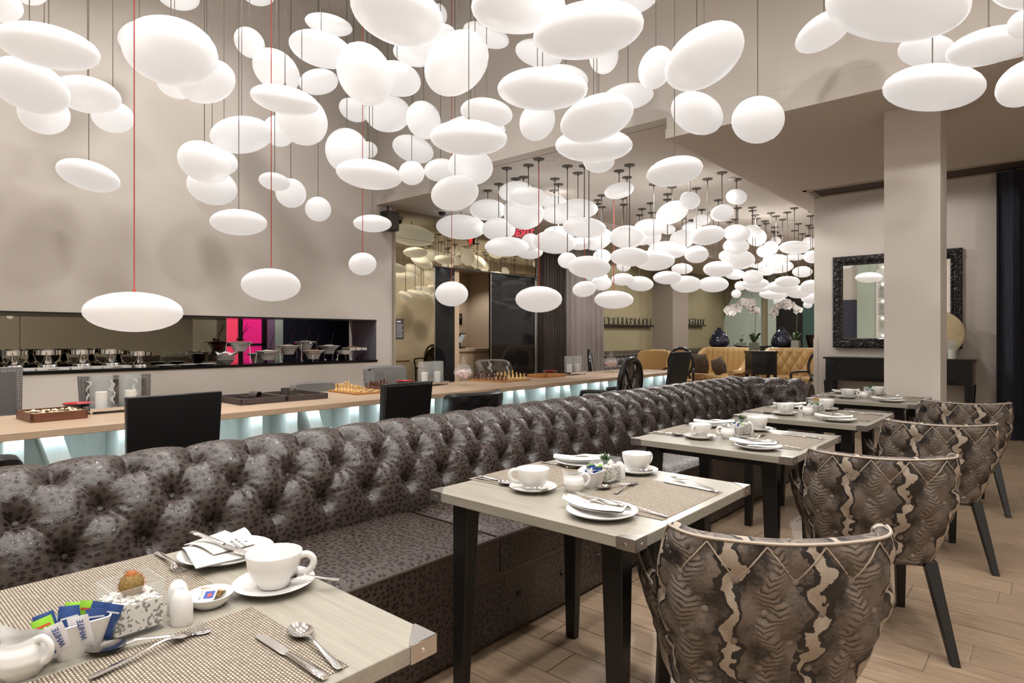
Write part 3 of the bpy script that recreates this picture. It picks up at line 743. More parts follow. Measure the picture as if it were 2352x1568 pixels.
SMAX=next(PS[i] for i in range(len(PF)) if i>60 and PF[i].y<=.55)
bq=thing('banquette','long brown croc-embossed tufted banquette bench behind the row of square tables','bench',(-2.3,0,0))
Y0,Y1=-.25,6.36
def fb(u,v):
    y=Y0+(Y1-Y0)*u; s=SMAX*v; p,n=prof_at(s); h=tuft(y,s); q=p+n*h
    return (q.x+2.3,y,q.y)
MB().grid(fb,29*32,96,flip=True,uv=lambda u,v:(Y0+(Y1-Y0)*u,SMAX*v)).build('backrest',M['croc'],bq,sharp=75)
X0,X1=-2.62,-1.83
def fr(u,v):
    x=X0+(X1-X0)*u; s=SMAX*v; p,n=prof_at(s)
    e=ease(0,1,(X1-x)/.10); h=tuft(x+.11,s)*e-(1-e)*.03; q=p+n*h
    return (x+2.3,6.28+(-2.30-q.x),q.y)
MB().grid(fr,4*32,96,flip=False,uv=lambda u,v:(X0+(X1-X0)*u+9,SMAX*v)).build('return_backrest',M['croc'],bq,sharp=75)
# end panel of the return
poly=[(PF[i].x,PF[i].y) for i in range(0,len(PF),3)]
m=MB(); n=len(poly)
m.v=[(X1+2.3,6.28+(-2.30-a)+.0,b) for a,b in poly]+[(X1+2.3+.03,6.31+(-2.30-a)*.8,b*.97) for a,b in poly]
m.f=[tuple(range(n,2*n))]+[(i,(i+1)%n,n+(i+1)%n,n+i) for i in range(n)]
m.build('end_panel',M['croc'],bq)
# back boards
MB().box(-.43,-.40,Y0,6.7,0,.6).build('back_board',M['blackwood'],bq)
# base with roll
MB().box(-.45,.535,Y0,6.30,.02,.285).grid(lambda u,v:(.545,Y0+(6.3-Y0)*u,.02+.265*v),40,4,uv=lambda u,v:(6.5*u,.265*v+5)).build('base',M['croc'],bq)
MB().tube([(.53,Y0,.29),(.53,6.30,.29)],.022,10).build('front_roll',M['croc'],bq)
MB().box(.30,.47,6.30,6.72,.02,.4).box(-.3,.46,6.3,6.72,.02,.39).build('return_base',M['croc'],bq)
# seat cushions
def cushion(y0,y1,x0,x1,z0,z1):
    L=y1-y0;w=x1-x0
    def top(u,v):
        e=min(1,12*min(u,1-u)*L/1.5)*min(1,9*min(v,1-v)); e=e**.5
        return (x0+w*v,y0+L*u,z1-.028+.028*e+.012*math.sin(PI*u)*math.sin(PI*v))
    m=MB().grid(top,40,16,flip=True,uv=lambda u,v:(y0+L*u,w*v+3))
    m.grid(lambda u,v:(x1,y0+L*u,z0+(z1-.028-z0)*v),2,1,flip=False,uv=lambda u,v:(y0+L*u,.14*v+4))
    m.grid(lambda u,v:(x0,y0+L*u,z0+(z1-.028-z0)*v),2,1,flip=True)
    m.grid(lambda u,v:(x0+w*u,y0,z0+(z1-.028-z0)*v),2,1,flip=False)
    m.grid(lambda u,v:(x0+w*u,y1,z0+(z1-.028-z0)*v),2,1,flip=True)
    return m
for a,b in ((-.2,.36),(.36,1.91),(1.91,3.46),(3.46,5.01),(5.01,6.3)):
    c=cushion(a+.004,b-.004,-.04,.56,.30,.472).build('seat_cushion',M['croc'],bq,sharp=50)
    MB().tube([(.558,a+.006,.446),(.558,b-.006,.446)],.006,6).tube([(0,a+.006,.448),(.556,a+.006,.446)],.005,6).build('piping',M['croc'],c)
# covered buttons
bt=None
for r_ in (0,-1,-2):
    s=S1+r_*DS; p,nn=prof_at(s); off=.5*(r_%2); k=math.ceil((Y0-PH)/DY)
    while PH+(k+off)*DY<Y1-.06:
        yy=PH+(k+off)*DY; q=p+nn*(-.040)
        if bt is None: bt=MB().lathe([(0,-.004),(.012,-.003),(.0135,.002),(.009,.008),(0,.0105)],10).build('button',M['crocbutton'],bq); o=bt
        else: o=dup(bt,bq)
        o.location=(q.x+2.3,yy,q.y); o.rotation_euler=Vector((nn.x,0,nn.y)).to_track_quat('Z','Y').to_euler(); k+=1
for yy in [ .5+.31*i for i in range(18)]:
    o=dup(bt,bq); o.location=(.547,yy,.165); o.rotation_euler=(0,R(90),0)
# ---------------------------------------------------------------- snake-print dining chairs
def chair_plan(u,wd=.28):
    # left arm tip -> round the back -> right arm tip ; returns point, outward normal
    P=[(-.285,.20),(-.29,.06),(-.287,-.08),(-.273,-.19),(-.235,-.258),(-.15,-.288),(0,-.30),(.15,-.288),(.235,-.258),(.273,-.19),(.287,-.08),(.29,.06),(.285,.20)]
    if not hasattr(chair_plan,'c'):
        chair_plan.c=catmull(P,12); S=[0]
        for a,b in zip(chair_plan.c,chair_plan.c[1:]): S.append(S[-1]+(b-a).length)
        chair_plan.s=S
    c,S=chair_plan.c,chair_plan.s; x=u*S[-1]; lo=0
    while lo<len(S)-2 and S[lo+1]<x: lo+=1
    t=(x-S[lo])/(S[lo+1]-S[lo]); p=c[lo].lerp(c[lo+1],t); d=(c[min(lo+2,len(c)-1)]-c[max(lo-1,0)]).normalized()
    return p,Vector((d.y,-d.x)),x-S[-1]/2
def chair_top(u):
    a=abs(u-.5)*2     # 0 back centre, 1 arm tip
    z=ease(.80,.60,(a-.455)/.16)
    z+=.012*ease(0,1,a/.45)*(1-ease(0,1,(a-.455)/.16))+.03*ease(0,1,(a-.84)/.16)
    return z-.012
def ctuft(x,z,amp=.015):
    DU,DZ=.138,.079
    a=x/DU; b=(z-.70)/DZ
    if b>0:
        p=a+b/2;q=a-b/2
    p=a+b/2;q=a-b/2
    sp=abs(math.sin(PI*p));sq=abs(math.sin(PI*q)); db=9
    for r_ in (math.floor(b),math.ceil(b)):
        off=.5*(r_%2); an=round(a-off)+off; db=min(db,math.hypot((a-an)*DU,(b-r_)*DZ))
    f=ease(0,1,(z-.36)/.05)
    return (amp*(sp*sq)**.45+.006*(1-math.exp(-(db/.016)**2))-.006)*f
def shell_out(u,v):
    p,n,x=chair_plan(u); zt=chair_top(u); z=.355+(zt-.355)*v
    tap=ease(.80,1,(z-.35)/.28); ctr=Vector((0,-.02))
    p=ctr+(p-ctr)*tap
    lean=-.045*max(0,z-.45)/.4
    edge=min(1,(1-v)*9)**.5 if v>.9 else 1
    h=ctuft(x,z)*edge
    return (p.x+n.x*h,p.y+n.y*h+lean*(1 if p.y<0 else .2),z)
def shell_in(u,v):
    p,n,x=chair_plan(u); zt=chair_top(u); z=.42+(zt-.42)*v
    tap=ease(.80,1,(z-.35)/.28); ctr=Vector((0,-.02)); p=ctr+(p-ctr)*tap
    lean=-.045*max(0,z-.45)/.4
    th=.055*(1-.35*v); h=.5*ctuft(x,z,.01)*min(1,(1-v)*8)
    return (p.x-n.x*(th-h),p.y-n.y*(th-h)+lean*(1 if p.y<0 else .2),z)
def make_snake_chair():
    t=thing('dining_chair','','chair',(0,0,0),0,'snake-print chairs along the square tables')
    L=chair_plan(0.)[2]*-2
    m=MB().grid(shell_out,120,44,uv=lambda u,v:((u-.5)*L+.05,.355+(chair_top(u)-.355)*v),flip=False)
    m.grid(shell_in,60,20,uv=lambda u,v:((u-.5)*L,.42+.4*v),flip=True)
    # rim strip between outer and inner tops, and fronts of the arms
    def rim(u,v):
        a=Vector(shell_out(u,1));b=Vector(shell_in(u,1)); q=a.lerp(b,v); q.z+=.012*math.sin(PI*v); return q
    m.grid(rim,90,5,uv=lambda u,v:((u-.5)*L,.86+.04*v))
    for u0 in (0.,1.):
        m.grid(lambda u,v:Vector(shell_out(u0,v)).lerp(Vector(shell_in(u0,v)),u),4,16,uv=lambda u,v:(.04*u,.4*v+.4),flip=(u0==0.))
    m.build('shell',M['snake'],t,sharp=60)
    MB().tube([Vector(shell_out(i/100,1))+Vector((0,0,.004)) for i in range(101)],.0042,6).build('piping',M['piping'],t)
    # seam cords between buttons
    def on(x,z):
        uu=x/L+.5; zt=chair_top(uu); return Vector(shell_out(min(1,max(0,uu)),min(1,(z-.355)/(zt-.355))))
    DU,DZ=.138,.079; b0=None
    for r_ in range(0,-5,-1):
        for k in range(-4,5):
            x=(k+.5*(r_%2))*DU; z=.70+r_*DZ
            if abs(x)>L/2-.03: continue
            if z>chair_top(x/L+.5)-.03: continue
            q=on(x,z); e=.01
            d=(on(x+e,z)-on(x-e,z)).normalized(); n=d.cross(Vector((0,0,1)))
            if b0 is None: b0=MB().lathe([(0,-.004),(.010,-.003),(.0115,.002),(.008,.006),(0,.008)],10).build('button',M['chairbutton'],t); o=b0
            else: o=dup(b0,t)
            o.location=q; o.rotation_euler=n.to_track_quat('Z','Y').to_euler()
    m=MB()
    for k in range(-3,4):
        for sgn in (-1,1):
            xa=k*DU; za=.70; xb=xa+sgn*DU/2; zb=chair_top(min(1,max(0,xb/L+.5)))-.004
            if abs(xa)<L/2-.28 and abs(xb)<L/2-.2: m.tube([on(xa+(xb-xa)*i/6,za+(zb-za)*i/6)+Vector((0,-.0015,0)) for i in range(7)],.0021,5)
    m.build('seam_cord',M['piping'],t)
    def seat(u,v):
        a=2*PI*u; r=v; x=.24*math.copysign(abs(math.cos(a))**.6,math.cos(a))*r; y=.235*math.copysign(abs(math.sin(a))**.6,math.sin(a))*r
        return (x,y+.01,.47+.02*(1-r*r)-.03*r**8)
    m=MB().grid(seat,32,10,closeu=True,uv=lambda u,v:(.3*u,.3*v))
    m.grid(lambda u,v:(.24*math.copysign(abs(math.cos(2*PI*u))**.6,math.cos(2*PI*u)),.01+.235*math.copysign(abs(math.sin(2*PI*u))**.6,math.sin(2*PI*u)),.44-.1*v),32,2,closeu=True,uv=lambda u,v:(u,v*.1))
    m.build('seat',M['snake'],t,sharp=60)
    MB().box(-.19,.19,-.19,.2,.33,.37).build('seat_frame',M['blackwood'],t)
    for sx in (-1,1):
        for (y0,y1,xx0,xx1) in ((-.19,-.335,.185,.225),(.175,.215,.19,.205)):
            m=MB(); w=.024;w2=.016
            a=(sx*xx1-w2,sx*xx1+w2,y1-w2,y1+w2);b=(sx*xx0-w,sx*xx0+w,y0-w,y0+w)
            m.frus(a,0,b,.36).build('leg',M['blackwood'],t,bev=.003)
    return t
CH=[(-.675,1.80,40,'snake-print tufted armchair nearest the camera, cut off by the bottom edge'),
    (-.645,3.155,26.3,'second nearest snake-print tufted armchair, its leg on the open floor'),
    (-.585,4.43,24,'third snake-print tufted armchair, at the table next to the farthest'),
    (-.57,5.87,18,'farthest snake-print tufted armchair in the row, beside the square column')]
ch0=make_snake_chair()
for i,(x,y,a,lab) in enumerate(CH):
    o=ch0 if i==0 else copy_tree(ch0)
    o.location=(x,y,0); o.rotation_euler=(0,0,R(a)); o['label']=lab
# ---------------------------------------------------------------- square tables
TZ=.75; TBL=[(-1.64,-.06),(-1.63,1.43),(-1.67,2.85),(-1.645,4.15),(-1.62,5.69)]
TD=['nearest table','second nearest table','third table','fourth table','farthest table']
def make_table():
    t=thing('square_table','','table',(0,0,0),0,'square dining tables along the banquette')
    W=.805
    MB().box(0,W,0,W,.718,.75).build('tabletop',M['tabletop'],t,bev=.002)
    m=MB(); a=.11
    m.box(a,W-a,a,a+.022,.675,.718).box(a,W-a,W-a-.022,W-a,.675,.718).box(a,a+.022,a,W-a,.675,.718).box(W-a-.022,W-a,a,W-a,.675,.718)
    m.build('apron',M['blackwood'],t)
    br=MB(); e=.0012; L=.058; n=.0025
    br.prism([(-n,-n),(L,-n),(L,.004),(.004,L),(-n,L)],.75,.7515)
    br.box(-n,L,-n,0,.7175,.7515).box(-n,0,-n,L,.7175,.7515)
    b0=None
    for k in range(4):
        if b0 is None: b0=br.build('corner_bracket',M['steel'],t,bev=.0012); o=b0
        else: o=dup(b0,t)
        o.rotation_euler=(0,0,k*PI/2); o.location=((0,0,0),(W,0,0),(W,W,0),(0,W,0))[k]
        if k==0: s0=MB().lathe([(.0042,0),(.0038,.0014),(0,.0018)],8).build('screw',M['silver'],o); s1=dup(s0,o)
        else: s0=dup(s0,o); s1=dup(s0,o)
        s0.location=(.03,-n,.734); s0.rotation_euler=(R(90),0,0); s1.location=(-n,.03,.734); s1.rotation_euler=(0,R(-90),0)
    for sx in (0,1):
        for sy in (0,1):
            i0=.055 if sx==0 else .10; f=lambda w:((i0,i0+w) if sx==0 else (W-i0-w,W-i0))+((i0,i0+w*.8) if sy==0 else (W-i0-w*.8,W-i0))
            MB().frus(f(.044),0,f(.074),.718).build('leg',M['blackwood'],t,bev=.003)
    return t
tb0=make_table(); TABLES=[]
TL=['grey-green square table nearest the camera, cut off by the left edge','second nearest grey-green square table, standing in the centre foreground','third grey-green square table from the camera','fourth grey-green square table from the camera','farthest grey-green square table, in front of the square column']
for i,(x,y) in enumerate(TBL):
    o=tb0 if i==0 else copy_tree(tb0)
    o.location=(x,y,0); o['label']=TL[i]; TABLES.append(o)
# ---------------------------------------------------------------- tableware prototypes
def proto(root,keep=[]): keep.append(root); return root
USED={}
def put(key,maker,loc,rz,label,group=None):
    if key not in USED: USED[key]=maker(); o=USED[key]
    else: o=copy_tree(USED[key])
    o.location=loc; o.rotation_euler=(0,0,rz); o['label']=label
    if group: o['group']=group
    return o
def mk_cup():
    t=thing('coffee_cup','','cup')
    MB().lathe([(0,.003),(.026,.003),(.027,0),(.031,0),(.032,.004),(.046,.022),(.053,.042),(.057,.068),(.0565,.0695),(.055,.068),(.051,.043),(.044,.024),(.03,.010),(0,.008)],36).build('body',M['porcelain'],t,sharp=50)
    MB().tube(catmull([(.050,0,.058),(.066,0,.0625),(.079,0,.054),(.080,0,.040),(.070,0,.027),(.052,0,.022),(.044,0,.023)],5),.0052,10,flat=1.4).build('handle',M['porcelain'],t)
    return t
def mk_saucer():
    t=thing('saucer','','saucer')
    MB().lathe([(0,.004),(.03,.004),(.031,0),(.036,0),(.04,.003),(.066,.009),(.081,.017),(.0825,.0185),(.081,.0195),(.064,.0125),(.04,.0075),(.028,.006),(0,.006)],44).build('dish',M['porcelain'],t,sharp=60)
    return t
def mk_plate():
    t=thing('side_plate','','plate')
    MB().lathe([(0,.003),(.055,.003),(.056,0),(.062,0),(.066,.003),(.09,.010),(.105,.0175),(.1065,.019),(.105,.020),(.089,.0135),(.066,.0075),(.05,.006),(0,.006)],48).build('dish',M['porcelain'],t,sharp=60)
    return t
def ribbon(pts,w,th):
    # flat strip following pts (x,z) with widths w
    m=MB(); n=len(pts)
    for (x,z),ww in zip(pts,w):
        for dy,dz in ((-ww,0),(-ww*.6,th),(ww*.6,th),(ww,0),(ww*.6,-th*.6),(-ww*.6,-th*.6)): m.v.append((x,dy,z+dz))
    for i in range(n-1):
        for k in range(6): m.f.append((i*6+k,i*6+(k+1)%6,(i+1)*6+(k+1)%6,(i+1)*6+k))
    m.f.append(tuple(range(6))); m.f.append(tuple(range((n-1)*6,n*6))[::-1]); return m
def mk_spoon(L=.185,key='spoon'):
    t=thing('spoon','','spoon'); l=L
    ribbon([(0,.004),(.01,.004),(.05*l/.185,.006),(.09*l/.185,.010),(.115*l/.185,.013),(.128*l/.185,.010)],[.006,.0078,.0055,.0034,.0032,.005],.0014).build('handle',M['silver'],t,sharp=60)
    a=.031*l/.185;b=.021*l/.185;cx=l-a
    def bowl(u,v):
        an=2*PI*u; r=v; return (cx+a*r*math.cos(an)*(1+.08*math.cos(an)),b*r*math.sin(an),.0015+.009*r*r)
    m=MB().grid(bowl,28,8,closeu=True); m.grid(lambda u,v:(lambda p:(p[0],p[1],p[2]-.0012))(bowl(u,v)),28,8,closeu=True,flip=True)
    m.build('bowl',M['silver'],t,sharp=60); return t
def mk_fork(L=.19):
    t=thing('fork','','fork')
    ribbon([(0,.004),(.01,.004),(.05,.006),(.095,.011),(.12,.012),(.132,.010),(.142,.007),(.152,.006)],[.006,.0076,.0055,.0034,.0036,.008,.0115,.0118],.0013).build('handle',M['silver'],t,sharp=60)
    t0=None
    for k in range(4):
        if t0 is None: t0=ribbon([(.150,.006),(.16,.0055),(.175,.007),(.19,.011)],[.0019,.0018,.0015,.0008],.001).build('tine',M['silver'],t); o=t0
        else: o=dup(t0,t)
        o.location=(0,-.0093+k*.0062,0)
    return t
def mk_knife(L=.215):
    t=thing('table_knife','','knife')
    ribbon([(0,.004),(.006,.005),(.03,.0055),(.07,.005),(.105,.0045),(.112,.004)],[.006,.0085,.0082,.0064,.0052,.005],.0034).build('handle',M['silver'],t,sharp=60)
    MB().prism([(.11,-.005),(.125,-.0085),(.18,-.0095),(.205,-.0075),(.214,-.002),(.215,.003),(.208,.0065),(.19,.008),(.12,.0075),(.11,.005)],.0032,.0048).build('blade',M['silver'],t,bev=.0006); return t
def mk_creamer():
    t=thing('creamer_jug','','jug'); t.scale=(.92,.92,.95)
    P=[(.026,.0),(.027,.002),(.036,.014),(.041,.03),(.038,.045),(.032,.054),(.030,.062)]
    n=36; m=MB()
    def body(sc_,dz):
        def f(u,v):
            i=min(int(v*(len(P)-1)),len(P)-2); tt=v*(len(P)-1)-i; r=P[i][0]*(1-tt)+P[i+1][0]*tt; z=P[i][1]*(1-tt)+P[i+1][1]*tt
            an=2*PI*u; c=math.cos(an); k=max(0,v-.62)/.38
            lip=max(0,-c)**10*k; bk=max(0,c)**3*k
            r=(r-sc_)*(1+.55*lip)
            return (r*c,r*math.sin(an)*(1-.12*lip),max(dz,z)+.016*lip*k+.004*bk)
        return f
    m.grid(body(0,0),n,24,closeu=True); m.grid(body(.0028,.004),n,24,closeu=True,flip=True)
    b=len(m.v); m.v+= [(.026*math.cos(2*PI*i/n),.026*math.sin(2*PI*i/n),0) for i in range(n)]; m.f.append(tuple(b+i for i in reversed(range(n))))
    b=len(m.v); m.v+= [(.0245*math.cos(2*PI*i/n),.0245*math.sin(2*PI*i/n),.005) for i in range(n)]; m.f.append(tuple(b+i for i in range(n)))
    m.build('body',M['porcelain'],t,sharp=60)
    MB().tube(catmull([(.028,0,.058),(.042,0,.064),(.055,0,.056),(.057,0,.043),(.050,0,.030),(.037,0,.022)],5),.0046,10,flat=1.4).build('handle',M['porcelain'],t)
    return t
def rloop(w,d,r,z,n=5): return [(x,y,z) for x,y in rrect(w,d,r,n)]
def shellbox(sec):
    m=MB(); k=len(sec[0])
    for s_ in sec: m.v+=s_
    for i in range(len(sec)-1):
        for j in range(k): m.f.append((i*k+j,i*k+(j+1)%k,(i+1)*k+(j+1)%k,(i+1)*k+j))
    m.f.append(tuple(reversed(range(k)))); m.f.append(tuple((len(sec)-1)*k+j for j in range(k))); return m
def mk_box():
    t=thing('sugar_bowl','','bowl')
    shellbox([rloop(.058,.046,.012,0),rloop(.066,.052,.012,.01),rloop(.090,.070,.010,.058),rloop(.086,.066,.008,.059),rloop(.064,.05,.01,.012),rloop(.05,.04,.008,.008)]).build('body',M['porcelain'],t,sharp=50)
    return t
def mk_cube():
    t=thing('glass_planter','','planter'); w=.088
    shellbox([rloop(w-.004,w-.004,.004,0),rloop(w,w,.004,.003),rloop(w,w,.004,.088),rloop(w-.007,w-.007,.003,.088),rloop(w-.007,w-.007,.003,.009),rloop(w-.008,w-.008,.003,.0085)]).build('glass_box',M['thinglass'],t,sharp=50)
    rnd=random.Random(5); m=MB(); md=MB()
    q=(w-.010)/2
    MB().box(-q,q,-q,q,.0095,.058).build('gravel_core',M['gravel'],t)
    for i in range(150):
        r=rnd.uniform(.0032,.0058); x=rnd.uniform(-q+.004,q-.004);y=rnd.uniform(-q+.004,q-.004)
        (m if rnd.random()<.86 else md).lathe([(0,-r*.7),(r*.8,-r*.4),(r,0),(r*.8,r*.4),(0,r*.7)],7,(x,y,.058+rnd.uniform(0,.004)))
    o=m.build('pebble',M['pebble'],t,sharp=80); o['kind']='stuff'
    o=md.build('dark_pebble',M['pebbledark'],t,sharp=80); o['kind']='stuff'
    return t
def mk_shaker(holes=3):
    t=thing('salt_shaker','','shaker')
    MB().lathe([(0,0),(.021,0),(.0225,.003),(.022,.03),(.0195,.047),(.014,.058),(.007,.0635),(0,.065)],26,sy=.8).build('body',M['porcelain'],t,sharp=60)
    m=MB()
    for k in range(holes):
        a=2*PI*k/holes; m.lathe([(0,.0001),(.0013,0)],6,(.0035*math.cos(a),.0035*math.sin(a),.0648))
    m.build('hole',M['ink'],t); return t
def mk_dish():
    t=thing('butter_dish','','dish')
    MB().lathe([(0,.003),(.02,.003),(.021,0),(.025,0),(.028,.003),(.04,.013),(.045,.024),(.0442,.0248),(.042,.023),(.036,.013),(.024,.006),(0,.005)],32).build('dish',M['porcelain'],t,sharp=60); return t
def mk_mat():
    t=thing('placemat','','placemat'); MB().box(0,.33,0,.435,0,.0018).build('weave',M['weave'],t,bev=.0005); return t
def sachet(kind):
    def f():
        t=thing('sugar_sachet','','sachet')
        w=.015;h=.062
        m=MB()
        def fr(u,v):
            e=math.sin(PI*u)**.5*(math.sin(PI*min(1,max(0,v)))**.35); return (-w+2*w*u,-.0045*e,h*v)
        def bk(u,v):
            p=fr(u,v); return (p[0],-p[1],p[2])
        m.grid(fr,6,8).grid(bk,6,8,flip=True); m.build('packet',M['sachet_'+kind],t,sharp=70)
        z=MB()
        if kind!='white':
            z.box(-.012,.012,-.0047,-.0046,.048,.051); z.build('print_band',M['inkwhite' if kind=='blue' else 'inkred'],t)
        else:
            z.box(-.0095,-.0075,-.0049,-.0047,.012,.05); z.build('print_band',M['inkblue'],t)
        return t
    return f
gm=NT('speckled_gravel'); _c=gm.co(); _v=gm.n('TexVoronoi',{'Vector':_c,'Scale':240},feature='F1',out=1)
_s=gm.t.nodes.new('ShaderNodeSeparateColor'); gm.put(_s.inputs[0],_v)
gm.put(gm.b.inputs['Base Color'],gm.mix(gm.math('GREATER_THAN',_s.outputs[0],gm.math('SUBTRACT',1.22,gm.noise(_c,22,2))),hexc('E6E0D8'),hexc('6A625C'))); gm.set(Roughness=.6)
gm.bump(gm.n('TexVoronoi',{'Vector':_c,'Scale':150},feature='F1'),-.8,.004); M['gravel']=gm.m
def cactus(loc,label):
    t=thing('ball_cactus',label,'cactus',loc)
    m=MB()
    def f(u,v):
        a=2*PI*u; ph=PI*v; r=.019*math.sin(ph)*(1+.07*math.cos(14*a)); return (r*math.cos(a),r*math.sin(a),.017-.021*math.cos(ph))
    m.grid(f,84,16,closeu=True).build('body',M['cactus'],t,sharp=80)
    MB().lathe([(.011,.0335),(.009,.038),(.004,.040),(0,.0405)],12).build('crown',M['cactustop'],t)
    rnd=random.Random(2); s=MB()
    for i in range(260):
        a=2*PI*(rnd.randrange(14))/14; ph=PI*rnd.uniform(.15,.95); r=.0203*math.sin(ph); p=Vector((r*math.cos(a),r*math.sin(a),.017-.0215*math.cos(ph)))
        d=(p-Vector((0,0,.017))).normalized()*.005+Vector((rnd.uniform(-1,1),rnd.uniform(-1,1),rnd.uniform(-1,1)))*.003
        s.tube([p,p+d],[.0004,.0001],3,caps=False)
    o=s.build('spines',M['cactustop'],t); o['kind']='stuff'; return t
def succulent(loc,label,rz=0):
    t=thing('spiky_succulent',label,'plant',loc,rz); l0=None
    for k in range(16):
        if l0 is None:
            m=MB(); m.grid(lambda u,v:((u-.5)*.012*(1-v)*(1+.6*math.sin(PI*v)),.004*math.sin(PI*u)*(1-v)-.012*v*v*0,.048*v),4,8); l0=m.build('leaf',M['leaf'],t); o=l0
        else: o=dup(l0,t)
        o.rotation_euler=(R(12+34*((k*7)%16)/16),0,k*2.4); 
    return t
# ---------------------------------------------------------------- place settings
def P_(i,x,y,z=0): return (TBL[i][0]+x,TBL[i][1]+y,TZ+z)
def lay(key,mk,i,a,b,label,z=.0018,group=None):
    # cutlery from handle end a to tip b (table-local)
    return put(key,mk,P_(i,a[0],a[1],z),math.atan2(b[1]-a[1],b[0]-a[0]),label,group)
def mk_fold():
    t=thing('folded_napkin','','napkin')
    def f(u,v):
        x=-.115+.23*u; w=.018+.022*math.sin(PI*min(1,u*1.15))**.8+.012*u
        c=.012*math.sin(2.2*u)
        return (x,(v-.5)*2*w+c,.0215+.008*math.sin(PI*v)+.012*(abs(u-.45)*2)**2+.004*math.sin(9*v+3*u))
    m=MB().grid(f,28,10); m.grid(lambda u,v:(lambda p:(p[0],p[1]*1.0,p[2]-.005))(f(u,v)),28,10,flip=True); m.build('cloth',M['napkin'],t,sharp=80)
    m=MB()
    def g(u,v):
        x=-.03+.12*u; return (x,.012+(.055*u*(1-.3*u)+.004)*v,.033+.010*v*u+.004*math.sin(6*u))
    m.grid(g,12,8); m.grid(lambda u,v:(lambda p:(p[0],p[1],p[2]-.0015))(g(u,v)),12,8,flip=True); m.build('flap',M['napkin'],t,sharp=80)
    text('print','FIRE & ICE!',.008,M['ink'],t,(-.02,-.006,.0335),(0,0,0),.0002)
    return t
ORD='first second third fourth fifth sixth seventh eighth'.split()
SG={'white':'white sugar sachet','blue':'blue sugar sachet','green':'green sweetener sachet'}
def fill_sachets(i,c,rz,plan,seed,tag_):
    rnd=random.Random(seed); n=len(plan); cnt={}
    for j,k in enumerate(plan):
        f=(j+.5)/n-.5; row=(j%2)
        x=f*.066; y=-.014+.026*row+rnd.uniform(-.003,.003)
        p=Vector((x*math.cos(rz)-y*math.sin(rz),x*math.sin(rz)+y*math.cos(rz),0))
        o=put('s_'+k,sachet(k),(c[0]+p.x,c[1]+p.y,TZ+.0125),rz,'%s, %s from the left, sugar bowl of the %s'%(SG[k],ORD[cnt.get(k,0)],TD[i]),'%s sachets on the %s'%(k,TD[i])); cnt[k]=cnt.get(k,0)+1
        o.rotation_euler=Euler((rnd.uniform(-.12,.28)*(1 if row==0 else -1),rnd.uniform(-.2,.2)+f*.7,rz+rnd.uniform(-.25,.25)))
W_=' on the %s'
